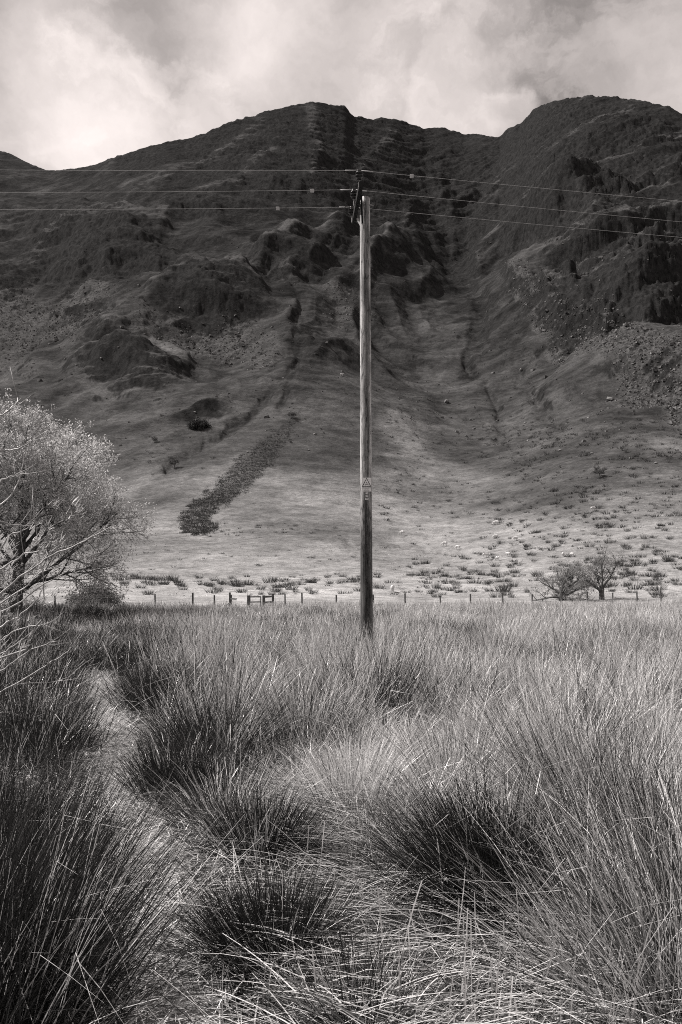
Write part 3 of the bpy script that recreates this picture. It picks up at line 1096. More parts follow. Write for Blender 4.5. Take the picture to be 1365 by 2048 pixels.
for i, P in enumerate(ins_top):
    (lx, ly), (rx, ry) = WIRE_END[i]
    pl = wpoint(lx, ly, P.y * .955)
    pr = wpoint(rx, ry, P.y * 1.055)

    def run(E):
        # a sagging span: from the insulator through E and on towards the next pole, parabola in height
        d = E - P
        hd = math.hypot(d.x, d.y)
        span = 70.0
        a = d.z / (hd * (1 - hd / span))          # z = a*h*(1-h/span)
        res = []
        for h in np.concatenate([np.linspace(0, hd * 1.2, 26), np.linspace(hd * 1.4, span, 14)]):
            q_ = P + d * (h / hd)
            q_.z = P.z + a * h * (1 - h / span)
            res.append(q_)
        return res
    L_, R_ = run(pl), run(pr)
    w = empty('overhead_wire', P, WN[i], 'wire', 'overhead wires on the pole')
    MB().tube([q_ - P for q_ in L_[::-1]] + [q_ - P for q_ in R_[1:]], .0037, 5).build('conductor', M['wire'], w, True)
    for S in (L_, R_):
        d = (S[1] - P).normalized()
        MB().tube([d * .03, d * .30], .0115, 6).build('binding_rod', M['white_plastic'], w, True)
    for px, py, bright in TAGS[i]:
        S = L_ if px < 715 else R_
        best = min(((abs(CX + F * q_.x / q_.y - px), j) for j, q_ in enumerate(S)))[1]
        a_, b_ = S[best], S[best + 1] if (CX + F * S[best].x / S[best].y - px) * (S[best + 1].x - S[best].x) < 0 else S[max(best - 1, 0)]
        pa, pb = CX + F * a_.x / a_.y, CX + F * b_.x / b_.y
        c = a_.lerp(b_, (px - pa) / (pb - pa) if abs(pb - pa) > 1e-6 else 0) - P
        if bright:
            MB().box(c + Vector((0, 0, -.012)), (.078, .02, .078)).build('marker_tag', M['white_plastic'], w, bevel=.004)
        else:
            MB().box(c + Vector((0, 0, .03)), (.008, .07, .15)).build('marker_tag', M['steel'], w, bevel=.003)

# warning plate on the pole: things of their own, screwed to it


def text_mesh(body, size, m):
    cu = bpy.data.curves.new('lettering', 'FONT')
    cu.body = body
    cu.size = size
    cu.align_x = 'CENTER'
    cu.align_y = 'CENTER'
    cu.extrude = .0008
    cu.resolution_u = 2
    o = bpy.data.objects.new('tmp', cu)
    COL.objects.link(o)
    dg = bpy.context.evaluated_depsgraph_get()
    me = bpy.data.meshes.new_from_object(o.evaluated_get(dg))
    bpy.data.objects.remove(o)
    me.materials.clear()
    me.materials.append(m)
    me.transform(Matrix.Rotation(math.radians(90), 4, 'X'))
    return me


YS = 17.8 - .152
pz = lambda py: EYE + (HY - py) / F * YS
pxw = lambda px: (px - CX) / F * YS
SC0 = Vector((pxw(733.7), YS, (pz(955.2) + pz(983)) / 2))
sw, sh = 18.9 / F * YS, 27.6 / F * YS
sign = empty('warning_sign', SC0, 'pale plate with a black triangle and falling figure on the pole', 'sign')
# gently curved plate
vs, fs = [], []
ncol = 9
for i in range(ncol):
    xx_ = (i / (ncol - 1) - .5) * sw
    dy = .022 * (xx_ / (sw / 2)) ** 2 * .35
    for dz in (-sh / 2, sh / 2):
        vs += [(xx_, dy, dz), (xx_, dy + .003, dz)]
for i in range(ncol - 1):
    a_ = i * 4
    b_ = a_ + 4
    fs += [(a_, b_, b_ + 2, a_ + 2), (a_ + 1, a_ + 3, b_ + 3, b_ + 1), (a_, a_ + 1, b_ + 1, b_), (a_ + 2, b_ + 2, b_ + 3, a_ + 3)]
fs += [(0, 2, 3, 1), (ncol * 4 - 4, ncol * 4 - 3, ncol * 4 - 1, ncol * 4 - 2)]
MB().add(vs, fs).build('plate', M['plate'], sign)


def prism(poly, y, th=.0012):
    nP = len(poly)
    return [(a, y, c) for a, c in poly] + [(a, y - th, c) for a, c in poly], [tuple(range(nP)), tuple(range(nP, 2 * nP))[::-1]] + \
        [(j, nP + j, nP + (j + 1) % nP, (j + 1) % nP) for j in range(nP)]


zt, zb = sh / 2 - .003, sh / 2 - 18.0 / 27.6 * sh
tri = [(0, zt), (-sw * .485, zb), (sw * .485, zb)]
cen = (0, (zt + 2 * zb) / 3)
tb = MB()
inn = [(cen[0] + (a - cen[0]) * .80, cen[1] + (c - cen[1]) * .80) for a, c in tri]
for j in range(3):
    quad = [tri[j], tri[(j + 1) % 3], inn[(j + 1) % 3], inn[j]]
    tb.add(*prism(quad, -.0008))
tb.build('triangle_border', M['ink'], sign)
u = sw / 19
fig = MB()
bolt = [(-.9, 2.9), (-.2, 2.6), (-.1, 1.2), (.8, 2.4), (1.3, 2.3), (1.1, -.8), (1.5, -.7), (.9, -1.8), (.3, -.8), (.6, -.7), (.6, 1.2), (-.2, .4), (-.6, .3)]
fig.add(*prism([(a * u, cen[1] + (c + .6) * u) for a, c in bolt], -.0008))
for poly in ([(-2.2, -2.3), (3.4, -1.2), (3.6, -2.0), (-2.0, -3.2)], [(2.7, -1.7), (3.3, -1.8), (3.2, -3.8), (2.6, -3.7)],
             [(-1.6, -2.6), (-1.0, -2.8), (-1.6, -4.4), (-2.3, -4.2)], [(-2.2, -2.4), (-1.9, -3.0), (-3.9, -3.4), (-4.0, -2.9)]):
    fig.add(*prism([(a * u, cen[1] + (c + .9) * u) for a, c in poly], -.0008))
fig.build('falling_figure', M['ink'], sign)
for body, zz, sz in (('DANGER OF DEATH', sh * .5 - 20.4 / 27.6 * sh, .0225), ('KEEP OFF', sh * .5 - 22.7 / 27.6 * sh, .022), ('ELECTRICITY', sh * .5 - 25.2 / 27.6 * sh, .021)):
    o = link('lettering', text_mesh(body, sz, M['ink']), sign, (0, -.0015, zz))
for k_, (px, py, w_, chars, lab) in enumerate(((734, 985.8, 4.3, '72', 'small upper number plate just under the warning sign'), (734.2, 991.8, 4.5, '18', 'small middle number plate under the warning sign'),
                                              (734.2, 997.8, 6.4, '280', 'small wider number plate lowest under the warning sign'))):
    o = empty('number_plate', (pxw(px), YS, pz(py)), lab, 'number plate', 'number plates on the pole')
    MB().box((0, 0, 0), (w_ / F * YS, .006, 4.1 / F * YS), None).build('plate', M['plate'], o, bevel=.001)
    link('lettering', text_mesh(chars, .040, M['ink']), o, (0, -.0045, 0))

# ------------------------------------------------------------------ fences and the gate box


def ground(x, y):
    return float(terrain(x, y)) if y > 60.5 else float(mz(x, y))


def post_mesh(h, w):
    mb_ = MB()
    mb_.box((0, 0, h / 2 - .2), (w, w, h + .4))
    return mb_.mesh('post', M['post'], bevel=w * .12)


POSTM = [post_mesh(1.2, .10), post_mesh(1.28, .11), post_mesh(1.14, .095)]


def fence(pxs_, label, group='post and wire fence along the meadow', hs=None, yf=None):
    P_ = []
    for px in pxs_:
        yy = float(fence_y(px)) if yf is None else yf
        xx_ = (px - CX) / F * yy
        P_.append(Vector((xx_, yy, ground(xx_, yy))))
    rt = empty('wire_fence', P_[0], label, 'fence', group)
    for j, q_ in enumerate(P_):
        o = link('post', POSTM[j % 3] if hs is None else hs, rt, q_ - P_[0])
        o.rotation_euler = (random.gauss(0, .025), random.gauss(0, .03), random.uniform(-.4, .4))
    for hh in (.25, .5, .75, .98, 1.12):
        MB().tube([q_ - P_[0] + Vector((0, -.06, hh)) for q_ in P_], .0025, 4).build('fence_wire', M['wire'], rt)
    return rt


fence([-160, -75, 20, 110, 163, 216, 311, 386, 429], 'post and wire fence on the left, running to the gate')
fence([571, 605, 673, 748, 811, 882, 942, 1006, 1064, 1122, 1176, 1226, 1275, 1323, 1372, 1425], 'long post and wire fence right of the gate')

gate = empty('field_gate', ((459 - CX) / F * 56, 56, 0), 'old wooden gate box of boards and rails in the fence', 'gate')
G0 = Vector(gate.location)


def gp(px, Y, z=0):
    return Vector(((px - CX) / F * Y, Y, z)) - G0


def gpost(px, Y, h, w):
    mb_ = MB().box(gp(px, Y, h / 2 - .15), (w, w, h + .3))
    return mb_.build('post', M['post'], gate, bevel=.015)


gpost(461.5, 56, 1.36, .19)
gpost(498, 53.4, 1.18, .21)
gpost(528, 53.0, 1.18, .18)
gpost(546.5, 55.6, 1.28, .14)
gpost(522, 54.6, 1.05, .07)
for z0 in (1.22, .80, .42):
    MB().beam(gp(462.5 if z0 > 1 else 474, 55.8 if z0 > 1 else 55.0, z0 + (.06 if z0 > 1 else .03)), gp(495.5, 53.55, z0), .03, .15).build('board', M['board'], gate, bevel=.006)
MB().beam(gp(462, 55.9, .92), gp(474, 55.1, .9), .05, .10).build('rail', M['post'], gate)
for z0 in (1.07, .72):
    MB().beam(gp(500, 53.3, z0), gp(522, 54.5, z0), .04, .08).build('rail', M['post'], gate, bevel=.006)
for z0 in (1.08, .70):
    MB().beam(gp(529, 53.05, z0), gp(546, 55.5, z0), .05, .13).build('rail', M['post'], gate, bevel=.006)
MB().beam(gp(459, 55.7, .62), gp(429, 54.8, .06), .09, .09).build('brace', M['board'], gate, bevel=.01)

# pale stake in the rushes, left of the pole
sy = 26.0
stake = MB()
sx_ = (481 - CX) / F * sy
stake.tube([(0, 0, -.1), (.0, 0, .62), (-.02, 0, .66)], [.05, .05, .048], 10)
o = stake.build('marker_stake', M['white_plastic'], None, True)
o.location = (sx_, sy, float(mz(sx_, sy)))
o.rotation_euler = (0, -.08, 0)
tag(o, 'short pale plastic stake poking out of the rushes', 'stake')
# tuft of wool caught on the rushes at left
wy_ = 4.5
wl = bmesh.new()
bmesh.ops.create_icosphere(wl, subdivisions=3, radius=.012)
for v in wl.verts:
    v.co *= 1 + .6 * random.uniform(-.5, 1)
me = bpy.data.meshes.new('wool_tuft')
wl.to_mesh(me)
wl.free()
me.materials.append(M['fleece'])
o = link('wool_tuft', me, None, ((58 - CX) / F * wy_, wy_, EYE - (1556 - HY) / F * wy_))
tag(o, 'tiny white tuft of wool caught in the left hand rushes', 'wool')

# ------------------------------------------------------------------ trees


def rot_about(d, axis, ang):
    return Matrix.Rotation(ang, 3, axis) @ d


class Tree:
    def __init__(self, seed):
        self.rd = random.Random(seed)
        self.wood, self.twig, self.leafp = MB(), MB(), []

    def branch(self, p, d, L, r, lvl, spec):
        rd = self.rd
        ns = spec['segs'][lvl]
        pts, rad = [p.copy()], [r]
        dirs = [d.copy()]
        for i in range(ns):
            ax_ = Vector((rd.gauss(0, 1), rd.gauss(0, 1), rd.gauss(0, 1)))
            d = (d + ax_ * spec['wig'][lvl] + Vector((0, 0, spec['trop'][lvl])) + Vector(spec.get('wind', (0, 0, 0))) * .05 * lvl).normalized()
            p = p + d * (L / ns)
            pts.append(p.copy())
            dirs.append(d.copy())
            rad.append(r * (1 - (1 - spec['tip'][lvl]) * (i + 1) / ns))
        thin = lvl >= spec['twig_from']
        (self.twig if thin else self.wood).tube(pts, rad, 3 if thin else (8 if lvl == 0 else 5), cap=not thin)
        if lvl == len(spec['n']) :
            self.leafp.append((pts, dirs))
            return
        nchild = spec['n'][lvl]
        for c in range(nchild):
            f = spec['from'][lvl] + (1 - spec['from'][lvl]) * (c + rd.random() * .8) / nchild
            f = min(f, .999)
            i = min(int(f * ns), ns - 1)
            q_ = pts[i].lerp(pts[i + 1], f * ns - i)
            dd = dirs[i + 1]
            perp = dd.orthogonal().normalized()
            perp = rot_about(perp, dd, c * 2.4 + rd.uniform(-.6, .6))
            ang = math.radians(rd.uniform(*spec['ang'][lvl]))
            nd = (dd * math.cos(ang) + perp * math.sin(ang)).normalized()
            ll = spec['len'][lvl] * rd.uniform(.65, 1.15) * (1 - spec['short'][lvl] * f)
            self.branch(q_, nd, ll, min(rad[i] * .7, spec['rad'][lvl]), lvl + 1, spec)


def leaves(lp, per, size, tone, rs, keep=lambda p: True, spread=.05, asp=.5):
    P_, A_ = [], []
    for pts, dirs in lp:
        for _ in range(per):
            f = rs.random() ** .7 * (len(pts) - 1)
            i = min(int(f), len(pts) - 2)
            p = pts[i].lerp(pts[i + 1], f - i)
            if keep(p):
                P_.append(p)
                A_.append(dirs[i + 1])
    n_ = len(P_)
    C = np.array([tuple(p) for p in P_]) + R.normal(0, spread, (n_, 3))
    D1 = np.array([tuple(p) for p in A_]) * .5 + R.normal(0, .7, (n_, 3))
    D1 /= np.linalg.norm(D1, axis=1, keepdims=True)
    D2 = np.cross(D1, R.normal(0, 1, (n_, 3)))
    D2 /= np.linalg.norm(D2, axis=1, keepdims=True) + 1e-9
    sz = (size * U(.6, 1.3, n_))[:, None]
    V = np.stack([C - D1 * sz * .5, C + D2 * sz * asp * .5, C + D1 * sz * .5, C - D2 * sz * asp * .5], 1).reshape(-1, 3)
    Q_ = np.arange(n_ * 4).reshape(-1, 4)
    return V, Q_, np.repeat(U(tone[0], tone[1], n_), 4)


def plant_tree(name, loc, seed, spec, trunk, label, cat, group, leafspec, barkm, twigm, stems=1):
    t_ = Tree(seed)
    for s_ in range(stems):
        a_ = s_ * 2.4 + seed
        d0 = Vector((trunk['lean'][0] + (math.cos(a_) * trunk.get('splay', 0)), trunk['lean'][1] + math.sin(a_) * trunk.get('splay', 0), 1)).normalized()
        t_.branch(Vector((.06 * math.cos(a_) * (stems > 1), .06 * math.sin(a_) * (stems > 1), -.15)), d0, trunk['L'], trunk['r'], 0, spec)
    rt = empty(name, loc, label, cat, group)
    t_.wood.build('trunk', barkm, rt, True)
    t_.twig.build('branches', twigm, rt, True)
    if leafspec:
        V, Q_, tn = leaves(t_.leafp, **leafspec, rs=t_.rd)
        link('crown', mesh_np('crown', V, Q_, M['leaf'] if leafspec['tone'][1] > .4 else M['hill_rush'], False, dict(tone=tn)), rt)
    return rt


WILLOW = dict(segs=(6, 7, 6, 5, 4), wig=(.06, .10, .12, .14, .16), trop=(.02, .03, .035, .03, .02), tip=(.75, .3, .3, .3, .4), twig_from=3,
              n=(16, 9, 8, 6), len=(5.9, 2.7, 1.35, .65), ang=((35, 95), (25, 60), (25, 60), (25, 60)), short=(.25, .45, .4, .3), rad=(.10, .035, .013, .007))
WILLOW['from'] = (.24, .25, .15, .1)
plant_tree('willow_tree', (-16.3, 40, float(mz(-16.3, 40))), 4, WILLOW, dict(L=4.6, r=.27, lean=(-.02, .0), splay=.0), 'big spreading tree with bright young leaves on the left',
           'tree', None, dict(per=17, size=.095, tone=(.4, 1.0), keep=lambda p: (p.z > 2.9 + .12 * abs(p.x)) or random.random() < .4, spread=.07), M['bark'], M['twig']).scale = (1.25, 1.25, 1.22)

THORN = dict(segs=(3, 5, 5, 4, 3), wig=(.12, .2, .22, .22, .2), trop=(.05, .06, .05, .03, .02), tip=(.8, .45, .3, .3, .4), twig_from=3,
             n=(6, 6, 6, 4), len=(2.0, 1.15, .62, .36), ang=((20, 75), (25, 60), (25, 65), (30, 70)), short=(.1, .35, .3, .3), rad=(.075, .03, .012, .007))
THORN['from'] = (.5, .3, .2, .1)
for (px, py, H, seed, lab, st) in ((1122, 1200, 3.0, 11, 'bare twisted hawthorn left of the pair by the right hand fence', 2), (1204, 1199, 3.5, 15, 'fuller rounded hawthorn right of the pair by the right hand fence', 1)):
    yy = 73.0
    xx_ = (px - CX) / F * yy
    rt = plant_tree('hawthorn_tree', (xx_, yy, ground(xx_, yy)), seed, THORN, dict(L=.75 if st == 1 else .6, r=.17, lean=(.0, 0), splay=.45 if st == 2 else 0), lab, 'hawthorn', 'hawthorns by the fence',
                    dict(per=1, size=.09, tone=(.15, .5), spread=.05), M['bark'], M['thorn_twig'], st)
    rt.scale = (1.5 * H / 3.2,) * 2 + (1.45 * H / 3.0,)
HILLT = dict(segs=(4, 4, 4, 3), wig=(.12, .18, .2, .2), trop=(.03, .04, .02, .02), tip=(.6, .4, .4, .4), twig_from=2, n=(9, 8, 7), len=(2.1, 1.1, .55),
             ang=((35, 85), (25, 65), (30, 70)), short=(.2, .3, .3), rad=(.09, .035, .016), wind=(-.8, 0, 0))
HILLT['from'] = (.5, .25, .1)
for (px, py, sc_, seed, lab) in ((1201, 957, 1.05, 21, 'lone wind bent tree on the slope at right'), (350, 938, .95, 22, 'lone small tree on the slope beside the big left tree'),
                                 (584, 838, .75, 23, 'spindly bush at the top of the bracken strip'), (309, 886, .6, 24, 'small bush under the crag at left')):
    q_ = at_px(px, py)
    k_ = sc_ * q_[1] / 227 if py == 957 else sc_ * q_[1] / 260
    rt = plant_tree('thorn_tree', tuple(q_), seed, HILLT, dict(L=2.2, r=.16, lean=(-.2, 0)), lab, 'thorn tree', 'lone trees on the fellside',
                    dict(per=4, size=.18, tone=(.0, .3), spread=.10), M['bark'], M['thorn_twig'])
    rt.scale = (k_,) * 3
# dark low bushes: under the big tree, and in the crag
BUSH = dict(segs=(3, 4, 4, 3), wig=(.12, .2, .2, .2), trop=(.02, .02, .02, .0), tip=(.6, .4, .4, .4), twig_from=1, n=(8, 8, 6), len=(1.2, .7, .4),
            ang=((30, 80), (25, 65), (30, 70)), short=(.2, .3, .3), rad=(.03, .015, .009))
BUSH['from'] = (.15, .2, .1)
yy = 66.0
xx_ = (190 - CX) / F * yy
plant_tree('thorn_bush', (xx_, yy, ground(xx_, yy)), 31, BUSH, dict(L=1.0, r=.05, lean=(0, 0), splay=.9), 'low dark bush under the big left tree by the fence', 'bush', None,
           dict(per=2, size=.12, tone=(.0, .3), spread=.1), M['bark'], M['thorn_twig'], 5).scale = (1.7, 1.3, 1.1)
q_ = at_px(398, 858)
plant_tree('thorn_bush', tuple(q_), 32, BUSH, dict(L=1.0, r=.05, lean=(0, 0), splay=.8), 'black bush growing in the small crag above the bracken', 'bush', None,
           dict(per=5, size=.22, tone=(.0, .15), spread=.2), M['bark'], M['thorn_twig'], 5).scale = (2.2, 2.0, 1.9)

# near willow shrub just outside the left edge: its shoots reach into the picture
shrub = empty('willow_shrub', (-5.6, 8.6, float(mz(-5.6, 8.6))), 'near willow shrub sending pale bare shoots in from the left edge', 'shrub')
S0 = Vector(shrub.location)
SH = [[(0, 1188), (40, 1156), (82, 1124), (130, 1099), (184, 1076), (225, 1052)], [(0, 1208), (45, 1178), (82, 1146), (122, 1128)], [(0, 1141), (50, 1109), (78, 1100), (90, 1088)],
      [(0, 1041), (30, 1051), (67, 1050)], [(0, 901), (30, 899), (62, 885), (84, 868)], [(0, 964), (25, 952), (40, 948)], [(50, 1300), (62, 1268), (82, 1240), (89, 1203), (87, 1153), (75, 1079), (66, 1010)],
      [(0, 1253), (37, 1233), (72, 1203), (84, 1180)], [(0, 1280), (25, 1265), (60, 1253), (95, 1248), (126, 1226)], [(0, 1384), (35, 1366), (91, 1331), (130, 1307), (152, 1285)],
      [(0, 1345), (28, 1324), (63, 1300), (118, 1282)], [(28, 1370), (84, 1365), (128, 1361)], [(0, 1461), (53, 1454), (91, 1447), (121, 1418)], [(0, 1426), (21, 1426), (63, 1440), (81, 1435)],
      [(21, 1425), (60, 1398), (103, 1373)], [(63, 1399), (81, 1405), (109, 1400), (140, 1386)], [(0, 1100), (22, 1070), (50, 1060), (70, 1040)], [(0, 830), (25, 815), (40, 790)], [(0, 1310), (30, 1290), (66, 1262)],
      [(0, 1010), (28, 985), (44, 940), (50, 905)], [(0, 1225), (60, 1190), (120, 1150), (160, 1132)]]
tips = []
rs = random.Random(5)
sm = MB()
for j, pl in enumerate(SH):
    Yb = 7.6 + 1.6 * ((j * .618) % 1)
    P_ = []
    for i, (px, py) in enumerate(pl):
        Y_ = Yb + .10 * i * (1 if j % 2 else -1) * .6
        P_.append(Vector(((px - CX) / F * Y_, Y_, EYE + (HY - py) / F * Y_)))
    # carry the shoot back to the shrub's foot outside the frame
    d = (P_[0] - P_[1]).normalized()
    a_ = P_[0] + d * .7
    lead = []
    for f in np.linspace(0, 1, 7)[:-1]:
        f = float(f)
        foot = S0 + Vector((rs.uniform(-.05, .05), rs.uniform(-.05, .05), 0))
        mid = Vector((S0.x + .15, S0.y, max(.3, a_.z * .55)))
        lead.append((1 - f) ** 2 * foot + 2 * f * (1 - f) * mid + f * f * a_)
    # smooth the visible part
    fine_ = []
    for i in range(len(P_) - 1):
        p0, p1, p2, p3 = P_[max(i - 1, 0)], P_[i], P_[i + 1], P_[min(i + 2, len(P_) - 1)]
        for f in (0, .25, .5, .75):
            q_ = .5 * ((2 * p1) + (p2 - p0) * f + (2 * p0 - 5 * p1 + 4 * p2 - p3) * f * f + (3 * p1 - p0 - 3 * p2 + p3) * f ** 3)
            q_ = q_ + Vector((rs.gauss(0, .006), rs.gauss(0, .006), rs.gauss(0, .006)))
            fine_.append(q_)
    fine_.append(P_[-1])
    if pl[0][0] > 5 and j != 6:
        lead = []
    if j == 6:
        lead = [S0 + Vector((.4, -.2, .0)), (S0 + P_[0]) / 2 + Vector((0, 0, .1))]
    al = lead + fine_
    rr = np.linspace(.013, .0035, len(al)) if lead else np.linspace(.0065, .003, len(al))
    sm.tube([q_ - S0 for q_ in al], list(rr), 5)
    tips.append(fine_)
    # side twigs
    for c in range(3):
        i = rs.randrange(2, len(fine_) - 1)
        q_ = fine_[i]
        dd = (fine_[i] - fine_[i - 1]).normalized()
        nd = (dd + Vector((rs.gauss(0, .5), rs.gauss(0, .5), rs.gauss(.15, .5)))).normalized()
        L_ = rs.uniform(.12, .4)
        pp = [q_ - S0, q_ + nd * L_ * .5 + Vector((0, 0, .01)) - S0, q_ + nd * L_ + Vector((0, 0, .04)) - S0]
        sm.tube(pp, [.004, .003, .002], 4)
sm.build('branches', M['shoot'], shrub, True)
# narrow leaves in tufts
LT = [(110, 1012), (150, 1010), (162, 1022), (95, 1056), (112, 1082), (126, 1088), (88, 1142), (144, 1146), (100, 1196), (25, 1200), (60, 1236), (40, 1300), (14, 1110), (20, 1090), (86, 1128), (105, 1186),
      (92, 1210), (8, 1230), (30, 1250), (12, 1292), (70, 1060), (96, 1100), (18, 1140), (52, 1290), (10, 1160), (75, 1080), (140, 1030), (8, 1200)]
C, T_ = [], []
bs, az_, l0_, l1_, LL = [], [], [], [], []
for px, py in LT:
    Y_ = 7.6 + rs.random() * 1.4
    c = Vector(((px - CX) / F * Y_, Y_, EYE + (HY - py) / F * Y_)) - S0
    for _ in range(rs.randint(7, 12)):
        bs.append(tuple(c + Vector((rs.gauss(0, .025), rs.gauss(0, .025), rs.gauss(0, .03)))))
        az_.append(rs.gauss(.2, .9))
        l0_.append(rs.uniform(.2, 1.3))
        LL.append(rs.uniform(.05, .12))
bs, az_, l0_, LL = np.array(bs), np.array(az_), np.array(l0_), np.array(LL)
V, q, tn = blades(bs, az_, l0_, l0_ + .3, LL, np.full(len(LL), .013), 3, U(.4, .9, len(LL)))
link('leaves', mesh_np('leaves', V, q, M['leaf'], False, dict(tone=tn)), shrub)

# ------------------------------------------------------------------ on the fellside: rush tufts, bracken, boulders, scree, sheep


def tuft_mesh(nb, rad, h, wd):
    r = rad * np.sqrt(U(0, 1, nb))
    a = U(0, 6.28, nb)
    base = np.stack([r * np.cos(a), r * np.sin(a) * .7, np.full(nb, -.08)], -1)
    return blades(base, a + R.normal(0, .4, nb), .55 * r / rad, .55 * r / rad + U(.1, .6, nb), h * U(.6, 1.1, nb), wd * U(.7, 1.3, nb), 2, np.clip(R.normal(.25, .2, nb), 0, 1))


TM = []
for v in range(5):
    V, q, tn = tuft_mesh(80, .40, .72, .03)
    TM.append(mesh_np('hill_tussock', V, q, M['hill_rush'], False, dict(tone=tn)))

dens = []


def zone(x0, x1, y0, y1, n_, s0, s1):
    for _ in range(n_):
        dens.append((random.uniform(x0, x1), random.uniform(y0, y1), random.uniform(s0, s1)))


def cluster(cx, cy, rx, ry, n_, s0, s1):
    for _ in range(n_):
        dens.append((random.gauss(cx, rx), random.gauss(cy, ry), random.uniform(s0, s1)))


zone(820, 1365, 1110, 1196, 110, .6, 1.5)
zone(950, 1365, 1030, 1130, 85, .8, 1.7)
zone(750, 960, 1150, 1194, 36, .6, 1.2)
zone(240, 760, 1150, 1190, 70, .6, 1.5)
cluster(300, 1168, 40, 8, 16, .8, 1.6)
cluster(450, 1172, 25, 6, 12, .8, 1.5)
cluster(570, 1168, 30, 8, 12, .8, 1.5)
zone(270, 720, 1060, 1150, 40, .4, .9)
zone(760, 1365, 900, 1040, 190, .7, 1.7)
zone(980, 1365, 960, 1100, 90, .7, 1.6)
zone(760, 1365, 850, 930, 90, .8, 1.6)
zone(750, 950, 940, 1130, 30, .5, 1.1)
zone(1000, 1365, 1060, 1190, 60, .8, 1.6)
cluster(975, 865, 35, 18, 32, 1, 2.)
cluster(1030, 900, 40, 22, 30, 1, 2.)
cluster(1110, 875, 30, 16, 34, 1, 2.2)
cluster(1230, 870, 80, 16, 55, 1, 2.0)
cluster(1300, 930, 50, 25, 40, 1, 2.0)
cluster(1060, 955, 30, 12, 16, 1, 1.8)
cluster(1150, 1000, 40, 20, 26, 1, 2)
cluster(560, 1058, 70, 6, 24, .5, 1.0)
cluster(420, 1064, 30, 5, 14, .6, 1.1)
cluster(800, 865, 40, 20, 14, .8, 1.4)
cluster(900, 810, 60, 25, 16, .8, 1.4)
cluster(940, 1150, 60, 14, 30, .9, 1.6)
cluster(1060, 790, 30, 40, 30, 1, 2.2)
cluster(330, 915, 60, 20, 22, .8, 1.6)
dens = [(a, b_, c) for a, b_, c in dens if b_ < 1197 and not (abs(a - 733) < 6)]
base_ = []
for a, b_, c in dens:
    es_ = float(esky(a))
    gq = ((HY - b_) / F - E0) / (es_ - E0)
    s_ = float(np.interp(gq, _g, _s))
    yr = float(yridge(a))
    yy = Y0 + s_ * (yr - Y0)
    base_.append(((a - CX) / F * yy, yy, c))
TB = np.array(base_)
TZ = terrain(TB[:, 0], TB[:, 1])
vis = TB[:, 2] / TB[:, 1]
order = np.argsort(-vis)
BIG = order[:290]
for j in BIG:
    o = link('hill_tussock', TM[int(j) % 5], None, (TB[j, 0], TB[j, 1], TZ[j] - .03))
    c = TB[j, 2]
    o.scale = (c * random.uniform(.65, 1.15), c * random.uniform(.7, 1.2), c * random.uniform(.75, 1.05))
    o.rotation_euler = (0, 0, random.uniform(-.5, .5))
    tag(o, 'dark rush tussock dotted over the grazed slope beyond the fence', 'hill tussock', 'rush tussocks on the grazed slope')
VS, QS, TS = [], [], []
nb = 0
for j in order[290:]:
    V, q, tn = tuft_mesh(30, .4, .7, .05)
    V = V * np.array([TB[j, 2] * 1.2, TB[j, 2] * 1.1, TB[j, 2] * .85]) + np.array([TB[j, 0], TB[j, 1], TZ[j]])
    VS.append(V)
    QS.append(q + nb)
    TS.append(tn)
    nb += len(V)
# still smaller tufts sprinkled everywhere on the lower slope
npt = 1700
a = np.concatenate([U(240, 1400, 900), U(700, 1400, 800)])
bb = 1192 - 330 * U(0, 1, npt) ** 1.3
gq = ((HY - bb) / F - E0) / (esky(a) - E0)
yy = Y0 + np.interp(gq, _g, _s) * (yridge(a) - Y0)
xx_ = (a - CX) / F * yy
cl = fbm(xx_ / 9, yy / 9, 2, 501) + np.where(a > 760, .12, -.02)
ok = cl > 0
zz = terrain(xx_, yy)
for j in np.nonzero(ok)[0]:
    V, q, tn = tuft_mesh(9, .22, .26, .045)
    V = V * random.uniform(.6, 1.3) + np.array([xx_[j], yy[j], zz[j]])
    VS.append(V)
    QS.append(q + nb)
    TS.append(tn)
    nb += len(V)
tag(link('small_hill_tufts', mesh_np('small_hill_tufts', np.concatenate(VS), np.concatenate(QS), M['hill_rush'], False, dict(tone=np.concatenate(TS)))),
    'small grass and rush tufts sprinkled over the lower slope', None, None, 'stuff')

# bracken strip
BR = [(595, 845), (588, 880), (567, 900), (551, 932), (508, 970), (451, 1009), (418, 1037), (440, 1052), (410, 1070), (364, 1066), (361, 1040), (380, 1009), (428, 979), (462, 948), (508, 912), (544, 876)]


def inpoly(x_, y_, poly):
    r_ = np.zeros(x_.shape, bool)
    for (x1, y1), (x2, y2) in zip(poly, poly[1:] + poly[:1]):
        cnd = (y1 > y_) != (y2 > y_)
        r_ ^= cnd & (x_ < (x2 - x1) * (y_ - y1) / (y2 - y1 + 1e-12) + x1)
    return r_


